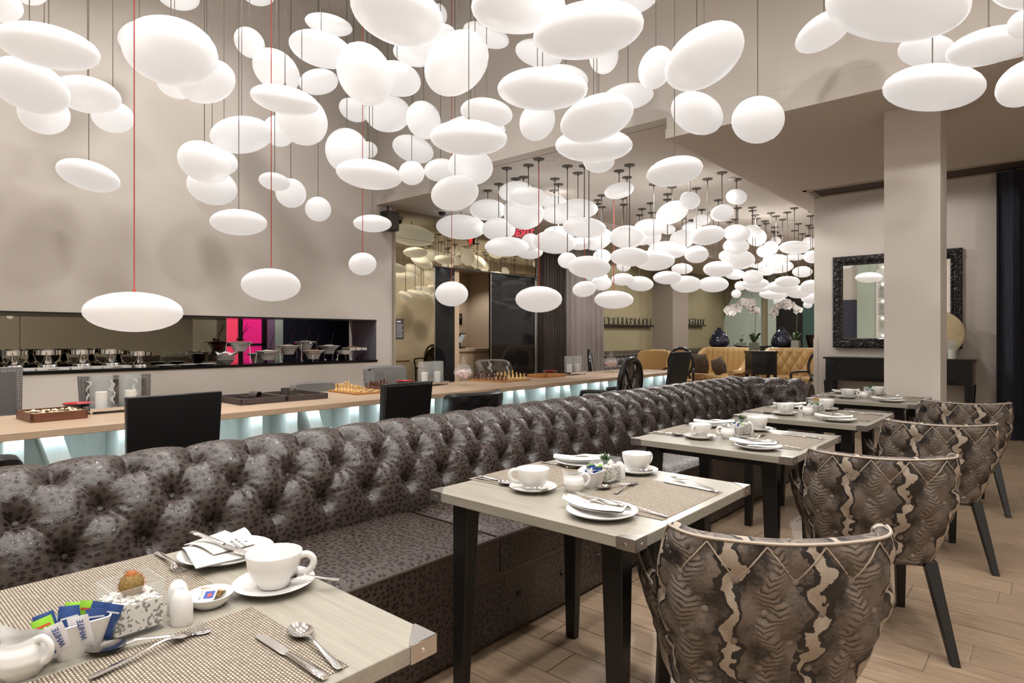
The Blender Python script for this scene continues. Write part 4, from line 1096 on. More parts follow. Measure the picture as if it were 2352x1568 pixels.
# --- second to farthest tables share one arrangement, with small differences
for i in range(1,5):
    d=TD[i]; rnd=random.Random(40+i); j=lambda s=.008: rnd.uniform(-s,s); tw=lambda: rnd.uniform(-.12,.12)
    put('mat',mk_mat,P_(i,.445,.205),0,'woven beige placemat at the aisle side of the '+d,'woven beige placemats')
    put('mat',mk_mat,P_(i,-.02,.205),0,'woven beige placemat at the banquette side of the '+d,'woven beige placemats')
    a=P_(i,.273+j(),.235+j()); b=P_(i,.405+j(),.705+j())
    put('saucer',mk_saucer,a,0,'white saucer under the nearer cup on the '+d,'white saucers')
    put('cup',mk_cup,(a[0],a[1],a[2]+.0082),R(222 if i==1 else 250+8*i),'white coffee cup nearer the camera on the '+d,'white coffee cups')
    put('saucer',mk_saucer,b,0,'white saucer under the farther cup on the '+d,'white saucers')
    put('cup',mk_cup,(b[0],b[1],b[2]+.0082),R(75),'white coffee cup farther from the camera on the '+d,'white coffee cups')
    for c,ang,w in ((a,20,'nearer'),(b,38,'farther')):
        o=put('tspoon',lambda: mk_spoon(.13),(c[0]-.072*math.cos(R(ang))+.03,c[1]-.072*math.sin(R(ang))-.045,c[2]+.0135),R(ang),'teaspoon on the %s saucer of the %s'%(w,d),'teaspoons')
    put('creamer',mk_creamer,P_(i,.381+j(),.313+j()),R(30 if i==1 else 215),'small white creamer jug on the '+d,'white creamer jugs')
    s=P_(i,.395,.408); put('sbox',mk_box,s,R(90+8*tw()),'square white sugar bowl of sachets on the '+d,'white sugar bowls')
    fill_sachets(i,s,R(90),['white']*4+['blue']*4+['green']*3,60+i,d)
    cb=P_(i,.385,.51); put('cube',mk_cube,cb,R(92),'glass cube planter of pebbles on the '+d,'glass cube planters')
    succulent((cb[0],cb[1],TZ+.0635),'green spiky succulent in the glass cube on the '+d) if i in (1,2,4) else cactus((cb[0],cb[1],TZ+.0635),'small ball cactus in the glass cube on the '+d)
    put('shaker',mk_shaker,P_(i,.400,.585),0,'white salt shaker on the aisle side of the pair on the '+d,'white salt and pepper shakers')
    put('shaker',mk_shaker,P_(i,.352,.592),0,'white pepper shaker on the banquette side of the pair on the '+d,'white salt and pepper shakers')
    if i==1: put('bdish',mk_dish,P_(i,.30,.645),0,'small round white butter dish on the '+d)
    # near plate with napkin and knife
    p=P_(i,.613+j(),.138); put('plate',mk_plate,p,0,'white side plate at the near edge of the '+d,'white side plates')
    put('fold',mk_fold,(p[0]-.02,p[1]-.01,p[2]),R(-8+20*tw()),'folded white napkin on the near plate of the '+d,'folded white napkins')
    o=put('knife',mk_knife,(p[0]+.09,p[1]-.012,p[2]+.04),R(168),'butter knife resting on the near napkin of the '+d,'butter knives')
    lay('fork',mk_fork,i,(.775,.235),(.56,.255),'fork beside the near plate on the '+d,group='forks')
    lay('spoon',mk_spoon,i,(.50,.548),(.44,.375),'spoon lying in the middle of the '+d,group='spoons')
    lay('fork',mk_fork,i,(.515,.365),(.487,.56),'fork lying beside the spoon in the middle of the '+d,group='forks')
    lay('knife',mk_knife,i,(.772,.612),(.555,.632),'table knife at the far end of the aisle placemat on the '+d,group='butter knives')
    lay('fork',mk_fork,i,(.735,.652),(.555,.705),'fork at the far end of the aisle placemat on the '+d,.0,'forks')
    lay('spoon',mk_spoon,i,(-.005,.228),(.175,.222),'spoon at the near end of the banquette placemat on the '+d,group='spoons')
    lay('knife',mk_knife,i,(-.005,.252),(.205,.246),'table knife at the near end of the banquette placemat on the '+d,group='butter knives')
    lay('fork',mk_fork,i,(.0,.615),(.185,.60),'fork at the far end of the banquette placemat on the '+d,group='forks')
    q=P_(i,.15,.695); put('plate',mk_plate,q,0,'white side plate at the far banquette corner of the '+d,'white side plates')
    put('fold',mk_fold,(q[0],q[1],q[2]),R(25+60*tw()),'folded white napkin on the far plate of the '+d,'folded white napkins')
# --- nearest table
d=TD[0]
put('mat',mk_mat,P_(0,.452,.205),0,'woven beige placemat at the aisle side of the '+d,'woven beige placemats')
put('mat',mk_mat,P_(0,-.02,.205),0,'woven beige placemat at the banquette side of the '+d,'woven beige placemats')
sa=(-1.243,.655,TZ); put('saucer',mk_saucer,sa,0,'large white saucer under the cup on the '+d,'white saucers')
put('cup',mk_cup,(sa[0],sa[1],TZ+.0082),R(48),'white coffee cup on the '+d,'white coffee cups')
put('tspoon',None,(sa[0]+.115,sa[1]+.085,TZ+.020),R(218),'teaspoon sticking out over the saucer on the '+d,'teaspoons')
put('creamer',None,(-1.226,.226,TZ),R(32),'white creamer jug in the bottom left corner of the photo','white creamer jugs')
sb=(-1.243,.303,TZ); put('sbox',None,sb,R(88),'square white sugar bowl of sachets on the '+d,'white sugar bowls')
NS=[('green',-.034,-.012,-.35,.2),('blue',-.030,.010,-.25,.1),('white',-.022,-.022,-.30,-.35),('blue',-.012,.014,.05,.15),('green',-.006,.024,.15,.25),('blue',-.004,.004,-.1,-.05),('white',.006,-.024,-.12,-.3),('green',.010,.02,.25,.1),('blue',.018,-.018,.1,-.15),('blue',.022,.008,.3,0),('blue',.032,-.010,.35,-.1)]
for n,(k,lx,ly,tilt,fw) in enumerate(NS):
    o=put('s_'+k,sachet(k),(sb[0]-ly*1.0,sb[1]+lx,TZ+.0135),0,'%s, %s from the left, sugar bowl of the %s'%(SG[k],ORD[sum(1 for q in NS[:n] if q[0]==k)],d),'%s sachets on the %s'%(k,d))
    o.rotation_euler=Euler((-fw*.8,tilt,R(62+7*(n%3))))
    if k=='white':
        c=text('lettering','WHITE',.0125,M['inkblue'],o,(.004,-.0052,.038),(R(90),R(-90),0),.0003)
# planter with ball cactus
cb=(-1.266,.392,TZ); put('cube',None,cb,R(92),'glass cube planter of pebbles on the '+d,'glass cube planters')
cactus((cb[0]-.004,cb[1]+.002,TZ+.0635),'brown ball cactus in the glass cube on the '+d)
put('shaker',None,(-1.222,.462,TZ),R(20),'white salt shaker nearer the camera on the '+d,'white salt and pepper shakers')
put('shaker',None,(-1.272,.475,TZ),R(20),'white pepper shaker half hidden behind the other on the '+d,'white salt and pepper shakers')
bd=(-1.262,.530,TZ); put('bdish',mk_dish,bd,0,'small round white dish holding jam portions on the '+d)
t=thing('butter_portion','white foil butter portion with blue and red print in the small dish','packet',(bd[0]+.004,bd[1]-.006,TZ+.017),R(38)); t.rotation_euler=Euler((R(24),R(-4),R(46)))
shellbox([rloop(.026,.022,.004,0),rloop(.028,.024,.004,.007),rloop(.036,.032,.006,.0075),rloop(.036,.032,.006,.0085)]).build('tub',M['white'],t)
MB().box(-.004,.015,-.010,.009,.0085,.0088).build('blue_print',M['inkblue'],t)
MB().lathe([(0,.0004),(.0045,.0004),(.0045,0)],10,(.007,-.002,.0088)).build('red_print',M['inkred'],t)
text('lettering','BUTTER',.006,M['ink'],t,(-.010,0,.0087),(0,0,R(90)),.0002)
t=thing('jam_portion','amber jam portion in clear wrap behind the butter portion','packet',(bd[0]-.016,bd[1]+.012,TZ+.012),R(60)); t.rotation_euler=Euler((R(-18),R(10),R(50)))
shellbox([rloop(.03,.024,.004,0),rloop(.034,.028,.004,.010),rloop(.044,.036,.004,.0105),rloop(.044,.036,.004,.0112)]).build('tub',M['wax'],t)
lay('spoon',None,0,(.500,.540),(.425,.362),'spoon lying beside the fork on the aisle placemat of the '+d,group='spoons')
lay('fork',None,0,(.520,.350),(.477,.562),'fork lying beside the sugar bowl on the '+d,.0035,'forks')
lay('knife',None,0,(.792,.590),(.546,.588),'table knife on the corner of the aisle placemat of the '+d,group='butter knives')
lay('spoon',None,0,(.785,.622),(.575,.648),'round soup spoon lying beside the knife on the '+d,group='spoons')
lay('fork',None,0,(-.012,.628),(.165,.615),'fork on the far corner of the banquette placemat of the '+d,group='forks')
pp=(-1.505,.672,TZ); put('plate',None,pp,0,'white side plate at the far corner of the '+d,'white side plates')
t=thing('paper_napkin','printed white paper napkin folded on the side plate of the nearest table','napkin',(pp[0],pp[1],TZ+.018),0)
def nf(u,v):
    x=-.085+.17*u+.02*v; y=-.075+.15*v-.03*u
    return (x,y,.004+.012*math.sin(PI*u)*(1-v)+.020*v*v*(1-u)+.003*math.sin(7*u))
m=MB().grid(nf,16,12); m.grid(lambda u,v:(lambda p:(p[0],p[1],p[2]-.002))(nf(u,v)),16,12,flip=True); m.build('sheet',M['napkin'],t,sharp=80)
def nf2(u,v):
    return (-.075+.12*u,-.07+.10*v+.02*u,.0125+.01*math.sin(PI*u)*(1-v)+.012*v*(1-u))
m=MB().grid(nf2,12,10); m.grid(lambda u,v:(lambda p:(p[0],p[1],p[2]-.0015))(nf2(u,v)),12,10,flip=True); m.build('top_fold',M['napkin'],t,sharp=80)
text('lettering','PROTEA HOTEL',.0085,M['ink'],t,(.045,.012,.0235),(0,R(4),R(-2)),.0003)
text('lettering','FIRE & ICE!',.0105,M['ink'],t,(.043,-.001,.0235),(0,R(4),R(-2)),.0003)
MB().lathe([(.0045,0),(.0045,.0004),(.003,.0004),(.003,0)],14,(.045,.026,.0232)).lathe([(0,.0004),(.0016,.0004),(.0016,0)],8,(.045,.026,.0232)).build('emblem',M['ink'],t)
o=put('knife',None,(pp[0]-.078,pp[1]-.05,TZ+.052),R(20),'butter knife lying over the printed paper napkin','butter knives'); o.rotation_euler=Euler((0,R(7),R(16)))
# ---------------------------------------------------------------- long communal table
LT=thing('communal_table','long pale oak communal table with lit white slatted base','table',(-4.81,0,0))
MB().box(-.49,.49,-.6,3.9,.706,.75).box(-.49,.49,3.903,8.95,.706,.75).build('tabletop',M['oak'],LT,bev=.003)
f0=s0=None
yy=-.35;k=1
while yy<8.8:
    if k%3==0:
        if s0 is None:
            m=MB().box(-.13,.13,-.055,.055,0,.72); m.xf(Matrix.Shear('XY',4,(0,0)) if False else Matrix(((1,0,0,0),(0,1,-.30,.10),(0,0,1,0),(0,0,0,1)))); s0=m.build('slanted_fin',M['slat'],LT); o=s0
        else: o=dup(s0,LT)
    else:
        if f0 is None: f0=MB().box(-.13,.13,-.045,.045,0,.706).build('fin',M['slat'],LT); o=f0
        else: o=dup(f0,LT)
    o.location=(.25,yy,0)
    yy+=.283;k+=1
b0=None
for i in range(33):
    if b0 is None: b0=MB().box(-.02,.02,-.125,.125,.50,.706).build('valance_board',M['slat'],LT); o=b0
    else: o=dup(b0,LT)
    o.location=(.16-.07*(i%2),-.2+i*.283-.01,0); o.scale=(1,1,1)
MB().box(-.30,-.27,-.4,8.7,.0,.70).build('back_panel',M['slat'],LT)
MB().box(-.02,.02,-.5,8.85,.694,.704).build('led_strip',M['led'],LT)
MB().box(.40,.42,-.5,8.85,.698,.704).build('led_strip_front',M['led'],LT)
# ---------------------------------------------------------------- seats around it
def legs4(t,w,d,h,m,r=.02,splay=0):
    for sx in (-1,1):
        for sy in (-1,1):
            x,y=sx*w,sy*d
            MB().frus((x+sx*splay-r*.7,x+sx*splay+r*.7,y+sy*splay-r*.7,y+sy*splay+r*.7),0,(x-r,x+r,y-r,y+r),h).build('leg',m,t)
def nailrow(t,pts,step=.018,r=.0062):
    m=MB(); 
    for a,b in zip(pts,pts[1:]):
        a=Vector(a);b=Vector(b);n=max(1,int((b-a).length/step))
        for i in range(n): p=a.lerp(b,i/n); m.lathe([(r,-.001),(r*.8,.003),(0,.0045)],6,(p.x,p.z,p.y))
    # built in x,z,y then stand up
    m.xf(Matrix(((1,0,0,0),(0,0,1,0),(0,1,0,0),(0,0,0,1))))
    o=m.build('nailhead_trim',M['chrome'],t); o['kind']='stuff'; return o
def panel_chair(label,loc,rz,w,top,bm,fm=None,inner=None,nails=None,lean=.06,group=None,slab=.05):
    # high flat upholstered back; local +y is the way it faces, back at y=-.22
    t=thing('panel_back_chair',label,'chair',loc,rz,group); fm=fm or M['blackwood']
    hw=w/2
    m=MB(); m.frus((-hw*.93,hw*.93,-.22,-.22+slab),.42,(-hw,hw,-.22-lean,-.22-lean+slab),top); m.build('backrest',bm,t,bev=.006)
    if inner:
        f=.12
        m=MB()
        def g(u,v):
            z=.5+(top-.04-.5)*v; x=(-hw+.045+(w-.09)*u); y=-.22+slab-lean*(z-.42)/(top-.42)+.004+.012*math.sin(PI*u)*math.sin(PI*v)
            if inner[1]: y+=.010*abs(math.sin(PI*3*u))**.6*abs(math.sin(PI*2.5*v))**.6
            return (x,y,z)
        m.grid(g,30,24,uv=lambda u,v:(w*u,.5*v),flip=True); m.build('back_pad',inner[0],t,sharp=80)
    yb=lambda z:-.22-lean*(z-.42)/(top-.42)
    if nails=='front':
        e=.03; z0,z1=.5,top-.03; nailrow(t,[(-hw+e,yb(z0)+slab,z0),(-hw+e,yb(z1)+slab,z1),(hw-e,yb(z1)+slab,z1),(hw-e,yb(z0)+slab,z0)])
    if nails=='back':
        e=.012; z0,z1=.44,top-.014; nailrow(t,[(-hw+e,yb(z0)-.003,z0),(-hw+e,yb(z1)-.003,z1),(hw-e,yb(z1)-.003,z1)])
    MB().box(-hw*.95,hw*.95,-.22,.24,.40,.47).build('seat',bm,t,bev=.015)
    legs4(t,hw*.85,.19,.40,fm)
    return t
NG='chairs on the near side of the communal table'; FG='chairs on the far side of the communal table'
panel_chair('plain black square-backed chair at the near side, in front of the wooden box',(-3.80,1.32,0),R(90),.485,.972,M['blackleather'],lean=.03,group=NG,slab=.035)
panel_chair('black leather chair with chrome nailheads down its back edge',(-3.80,2.90,0),R(90),.45,.945,M['blackleather'],nails='back',group=NG,lean=.05)
panel_chair('tall black slab-backed chair near the far end of the communal table',(-3.80,7.16,0),R(90),.5,1.09,M['blackleather'],lean=.12,group=NG)
panel_chair('grey leather high-backed chair with nailheads at the left edge of the photo',(-5.62,.82,0),R(-90),.53,1.055,M['greyframe'],M['greyframe'],(M['greyleather'],False),'front',group=FG,lean=.05)
panel_chair('grey framed chair with pale snake-print back and nailheads',(-5.62,1.70,0),R(-90),.525,.965,M['greyframe'],M['greyframe'],(M['snakepale'],True),'front',group=FG,lean=.05)
def tub_chair(label,loc,rz,w,top,m_,tuft_=0,group=None,round_=.1,depth=.22,legm=None):
    t=thing('upholstered_chair',label,'chair',loc,rz,group); hw=w/2
    def pl(u):
        a=PI*(u-.5)*1.15; return (hw*math.sin(a)/math.sin(PI*.575),-.24+.16*(1-math.cos(a)))
    def tp(u):
        e=abs(u-.5)*2; return top-round_*e**5
    def fo(off,sg):
        def f(u,v):
            x,y=pl(u); z=.40+(tp(u)-.40)*v; h=0
            if tuft_:
                aa=(u-.5)*w/.15;bb=(z-top+.12)/.12; p=aa+bb/2;q=aa-bb/2; h=tuft_*(abs(math.sin(PI*p))*abs(math.sin(PI*q)))**.45*min(1,(1-v)*8)
            return (x*(1-off*1.2),y+off-sg*h-.05*v,z)
        return f
    m=MB().grid(fo(0,1),48,28,uv=lambda u,v:(w*u,.5*v)); m.grid(fo(.075,-1),48,28,flip=True,uv=lambda u,v:(w*u,.5*v))
    m.grid(lambda u,v:(lambda a,b:(a[0]+(b[0]-a[0])*v,a[1]+(b[1]-a[1])*v,a[2]+.022*math.sin(PI*v)))(fo(0,1)(u,1),fo(.075,-1)(u,1)),48,5)
    for u0 in (0,1): m.grid(lambda u,v:tuple(Vector(fo(0,1)(u0,v)).lerp(Vector(fo(.075,-1)(u0,v)),u)),2,10,flip=(u0==0))
    m.build('backrest',m_,t,sharp=70)
    MB().lathe([(0,.38),(hw*.92,.38),(hw*.95,.42),(hw*.93,.465),(hw*.8,.48),(0,.485)],28,(0,.0,0),1,.9).build('seat',m_,t)
    if tuft_:
        b0=None
        for r_ in range(0,2):
            for k in range(-1,2):
                x=(k+.5*(r_%2))*.15; u=x/w+.5; z=top-.12-r_*.12
                if not .05<u<.95: continue
                p=Vector(fo(0,1)(u,(z-.40)/(tp(u)-.40)))
                if b0 is None: b0=MB().lathe([(0,-.003),(.011,-.002),(.012,.002),(0,.007)],8).build('button',m_,t); o=b0
                else: o=dup(b0,t)
                o.location=p; o.rotation_euler=(R(90),0,0)
    legs4(t,hw*.6,.16,.38,legm or M['blackwood']); return t
tub_chair('low black leather chair with button-tufted back behind the banquette',(-3.82,3.74,0),R(90),.58,.80,M['blackleather'],.012,NG,.03)
tub_chair('black round-backed tub chair cut off by the left edge of the photo',(-3.72,.36,0),R(90),.6,.74,M['blackleather'],0,NG,.16)
tub_chair('low grey suede chair behind the backgammon case',(-5.62,3.48,0),R(-90),.55,.79,M['greysuede'],0,FG,.05)
tub_chair('grey fabric tufted chair behind the nearer chess board',(-5.62,4.35,0),R(-90),.5,.925,M['greyfabric'],.012,FG,.02)
tub_chair('pale snake-print round-backed chair behind the farther chess board',(-5.62,6.18,0),R(-90),.62,.945,M['snakepale'],0,FG,.14)
def oval_chair(label,loc,rz,pad,group=None,arms=True,top=1.03):
    t=thing('oval_back_chair',label,'chair',loc,rz,group); cz=top-.27; ra,rb=.225,.27
    ring=[(ra*math.cos(2*PI*i/40),-.24-.10*((cz+rb*math.sin(2*PI*i/40))-.5),cz+rb*math.sin(2*PI*i/40)) for i in range(40)]
    MB().tube(ring,.032,8,closed=True).build('back_frame',M['lacquer'],t)
    m=MB()
    for sg in (-1,1):
        m.tube([(sg*ra*.70*k,-.235-.10*((cz+rb*.72*k)-.5),cz+rb*.72*k) for k in (-1,-.5,0,.5,1)],[.024,.016,.014,.016,.024],6)
    m.build('cross_splat',M['lacquer'],t)
    m=MB(); n=36
    def dsk(u,v):
        a=2*PI*u; z=cz+rb*.95*v*math.sin(a); return (ra*.95*v*math.cos(a),-.225-.10*(z-.5)+.012*(1-v*v),z)
    m.grid(dsk,n,6,closeu=True,uv=lambda u,v:(.25*v*math.cos(2*PI*u),.25*v*math.sin(2*PI*u)),flip=True)
    m.grid(lambda u,v:(lambda p:(p[0],-.235-.10*(p[2]-.5),p[2]))(dsk(u,v)),n,6,closeu=True,uv=lambda u,v:(.25*v*math.cos(2*PI*u),.25*v*math.sin(2*PI*u)))
    m.build('back_pad',pad,t,sharp=80)
    for sx in (-1,1): MB().tube([(sx*.2,-.22,0),(sx*.2,-.20,.42),(sx*.15,-.225,.56)],[.016,.022,.024],6).build('rear_leg',M['lacquer'],t)
    for sx in (-1,1): MB().frus((sx*.22-.014,sx*.22+.014,.20,.228),0,(sx*.22-.022,sx*.22+.022,.19,.234),.42).build('leg',M['lacquer'],t)
    MB().box(-.25,.25,-.22,.25,.38,.43).build('seat_frame',M['lacquer'],t,bev=.01)
    MB().lathe([(0,.42),(.25,.42),(.255,.45),(.24,.475),(0,.49)],28,sx=1,sy=.95).build('seat_pad',pad,t)
    if arms:
        for sx in (-1,1): MB().tube([(sx*.21,-.235,.66),(sx*.25,-.1,.67),(sx*.27,.1,.665),(sx*.27,.2,.65),(sx*.27,.215,.60),(sx*.265,.16,.43)],[.018,.02,.022,.026,.024,.018],8).build('arm',M['lacquer'],t)
    return t
oval_chair('black oval-backed armchair with crossed splats at the near side of the communal table',(-3.84,6.08,0),R(90),M['snakepale'],NG)
oval_chair('black oval-backed chair at the far end of the communal table',(-5.85,9.15,0),R(-60),M['greysuede'],None,False,1.03)
oval_chair('black oval-backed chair with gold pad behind the tall slab-backed chair',(-5.35,10.9,0),R(200),M['goldsatin'],None,True,1.05)
oval_chair('black oval-backed chair with gold pad half hidden by the wall corner',(-3.12,11.35,0),R(165),M['goldsatin'],None,True,1.03)
# ---------------------------------------------------------------- things on the communal table
def hurricane(loc,label,gl=.235,r=.072):
    t=thing('hurricane_glass',label,'candle holder',loc)
    MB().lathe([(0,.0),(r,.0),(r,gl),(r-.004,gl),(r-.004,.005),(0,.005)],28).build('glass_cylinder',M['thinglass'],t)
    c=MB().lathe([(0,.006),(.036,.006),(.0365,.118),(.034,.121),(0,.119)],20).build('candle',M['candle'],t)
    MB().tube([(0,0,.118),(.001,0,.128)],.001,5).build('wick',M['ink'],c)
    return t
def candle_tray(loc,rz,label):
    t=thing('candle_tray',label,'tray',loc,rz)
    m=MB().box(-.10,.10,-.19,.19,.018,.024); m.box(-.10,.10,-.19,-.184,.024,.04).box(-.10,.10,.184,.19,.024,.04).box(-.10,-.094,-.19,.19,.024,.04).box(.094,.10,-.19,.19,.024,.04)
    m.build('tray_plate',M['silver'],t)
    for x in (-.08,.08):
        for y in (-.17,.17): MB().lathe([(0,0),(.008,0),(.01,.012),(.006,.018)],8,(x,y,0)).build('foot',M['silver'],t)
    return t
for n,(x,y,w) in enumerate(((-5.02,1.46,'nearest'),(-5.12,4.5,'middle'),(-5.05,7.05,'farthest'))):
    candle_tray((x,y,.75),0,'silver tray under the %s pair of candle glasses on the communal table'%w)
    hurricane((x,y-.09,.775),'glass cylinder with cream candle, left of the %s pair on the communal table'%w)
    hurricane((x,y+.09,.775),'glass cylinder with cream candle, right of the %s pair on the communal table'%w)
def red_bowl(loc,label):
    t=thing('lacquer_bowl',label,'bowl',loc)
    MB().lathe([(0,0),(.035,0),(.04,.008),(.085,.045),(.1,.062),(.098,.063)],28).build('outside',M['lacquer'],t)
    MB().lathe([(.098,.063),(.082,.044),(.04,.012),(0,.009)],28).build('lining',M['red'],t)
    return t
red_bowl((-5.19,1.28,.75),'black bowl with red lining behind the nearest candle tray')
red_bowl((-5.2,4.2,.75),'black bowl with red lining behind the nailhead chair')
red_bowl((-5.2,6.72,.75),'black bowl with red lining beside the wooden tray')
def jar(loc,label):
    t=thing('candy_jar',label,'jar',loc)
    MB().lathe([(0,0),(.05,0),(.052,.004),(.02,.012),(.012,.03),(.014,.06),(.05,.072),(.095,.105),(.108,.14),(.095,.175),(.076,.19),(.078,.198),(.074,.198),(.072,.19),(.09,.172),(.103,.14),(.09,.108),(.045,.078),(0,.07)],32).build('bowl',M['thinglass'],t)
    MB().lathe([(.080,.199),(.075,.215),(.045,.228),(.018,.236),(.014,.242),(.024,.252),(.026,.262),(.018,.272),(.01,.277),(.016,.286),(.014,.3),(.006,.312),(0,.315)],24).build('lid',M['thinglass'],t)
    rnd=random.Random(9); m=MB()
    for i in range(70):
        a=rnd.uniform(0,2*PI); z=rnd.uniform(.09,.165); rm=.078*math.sqrt(max(0.05,1-((z-.13)/.06)**2)); r=rm*math.sqrt(rnd.random()); q=.013
        i0=len(m.v); m.lathe([(0,-q*.8),(q,-q*.7),(q,q*.7),(0,q*.8)],8); m.xf(Matrix.Translation((r*math.cos(a),r*math.sin(a),z))@Euler((rnd.uniform(0,3),rnd.uniform(0,3),0)).to_matrix().to_4x4(),i0)
    o=m.build('marshmallows',M['pinkcandy'],t); o['kind']='stuff'; return t
jar((-4.83,4.71,.75),'footed glass candy jar of pink sweets between the candles and chess board')
jar((-5.0,7.95,.75),'footed glass candy jar of pink sweets nearest the far end of the table')
# wooden compartment box
t=thing('game_box','brown wooden box with filled compartments at the left of the communal table','box',(-4.90,1.06,.75),R(2))
m=MB().box(-.17,.17,-.15,.15,0,.012); m.box(-.17,-.155,-.15,.15,.012,.055).box(.155,.17,-.15,.15,.012,.055).box(-.17,.17,-.15,-.137,.012,.055).box(-.17,.17,.137,.15,.012,.055); m.build('case',M['walnut'],t)
MB().box(-.155,.155,-.054,-.044,.012,.05).box(-.155,.155,.044,.054,.012,.05).box(-.005,.005,-.137,.137,.012,.05).build('divider',M['walnut'],t)
rnd=random.Random(4); tl0=None
for i in range(6):
    for j_ in range(5):
        if tl0 is None: tl0=MB().box(-.026,.026,-.007,.007,-.004,.004).build('tile',M['dice'],t); o=tl0
        else: o=dup(tl0,t)
        o.location=(-.08 if i%2 else .08,-.09+.095*(i//2)+.016*(j_-2),.046+.002*(j_%2)); o.rotation_euler=(rnd.uniform(-.3,.3),rnd.uniform(-.2,.2),rnd.uniform(-.3,.3)); o.location.x+=rnd.uniform(-.03,.03)
# backgammon case
t=thing('backgammon_case','open brown leather backgammon case on the communal table','game case',(-4.94,2.59,.75),R(-1))
for sg in (-1,1):
    y0,y1=(.004,.375) if sg>0 else (-.375,-.004)
    m=MB().box(-.24,.24,y0,y1,0,.010); m.box(-.24,.24,y0,y0+.014,.01,.048).box(-.24,.24,y1-.014,y1,.01,.048).box(-.24,-.226,y0,y1,.01,.048).box(.226,.24,y0,y1,.01,.048); m.build('case_half',M['leathercase'],t,bev=.002)
    MB().box(-.226,.226,y0+.014,y1-.014,.010,.013).build('felt_lining',M['caselining'],t)
    MB().box(-.226,.226,(y0+y1)/2-.006,(y0+y1)/2+.006,.013,.04).build('divider',M['leathercase'],t)
MB().box(.24,.246,-.33,-.27,.01,.035).build('clasp',M['leathercase'],t)
for (x,y,rt,lab) in ((-4.93,2.40,(0,R(90),R(20)),'brown leather dice cup lying on its side in the backgammon case'),(-4.86,2.66,(0,0,0),'brown leather dice cup standing upright in the backgammon case')):
    c=thing('dice_cup',lab,'cup',(x,y,.764 if rt[1]==0 else .80)); c.rotation_euler=rt
    MB().lathe([(0,0),(.035,0),(.036,.085),(.032,.085),(.031,.006),(0,.006)],20).build('cup_body',M['leathercase'],c)
for i,(x,y) in enumerate(((-4.80,2.36),(-4.79,2.40),(-4.99,2.50),(-4.98,2.545))):
    c=thing('backgammon_counter','pale round backgammon counter in the open case, %s from the left'%('first','second','third','fourth')[i],'counter',(x,y,.7635),0,'backgammon counters'); MB().lathe([(0,0),(.016,0),(.0165,.003),(.016,.006),(0,.006)],14).build('disc',M['dice'],c)
# wooden tray
t=thing('wooden_tray','low carved wooden tray near the farthest candles on the communal table','tray',(-5.03,6.42,.75))
m=MB().box(-.16,.16,-.21,.21,0,.012); m.box(-.16,.16,-.21,-.195,.012,.04).box(-.16,.16,.195,.21,.012,.04).box(-.16,-.145,-.21,.21,.012,.04).box(.145,.16,-.21,.21,.012,.04); m.build('tray_body',M['boardwood'],t,bev=.004)
# chess sets
PR={'pawn':[(0,0),(.014,0),(.015,.004),(.013,.010),(.008,.016),(.006,.030),(.009,.034),(.006,.037),(.0095,.044),(.007,.052),(0,.054)],
'rook':[(0,0),(.016,0),(.017,.005),(.014,.012),(.009,.02),(.0085,.042),(.013,.048),(.0135,.062),(.009,.062),(.009,.056),(0,.056)],
'knight':[(0,0),(.016,0),(.017,.005),(.014,.012),(.009,.02),(.010,.026),(0,.028)],
'bishop':[(0,0),(.016,0),(.017,.005),(.014,.012),(.008,.02),(.0065,.045),(.011,.05),(.007,.053),(.010,.062),(.006,.072),(.003,.075),(.004,.079),(0,.081)],
'queen':[(0,0),(.018,0),(.019,.005),(.015,.013),(.009,.022),(.007,.056),(.012,.062),(.008,.066),(.013,.082),(.009,.083),(.004,.088),(0,.091)],
'king':[(0,0),(.018,0),(.019,.005),(.015,.013),(.009,.022),(.0075,.062),(.013,.068),(.009,.072),(.0125,.088),(.006,.091),(.003,.092),(.003,.103),(0,.104)]}
CP={}
def piece(kind,shade):
    t=thing('chess_'+kind,'','chess piece'); mt=M['chesslight' if shade=='light' else 'chessdark']; m=MB().lathe(PR[kind],12)
    m.build('body',mt,t)
    if kind=='knight':
        h=MB().prism([(-.009,.024),(.010,.024),(.012,.04),(.008,.058),(.002,.068),(-.004,.064),(-.015,.055),(-.014,.048),(-.004,.048),(-.008,.036)],-.006,.006); h.xf(Matrix.Rotation(R(90),4,'X')); h.build('head',mt,t,bev=.002)
    return t
OR8='first second third fourth fifth sixth seventh eighth'.split()
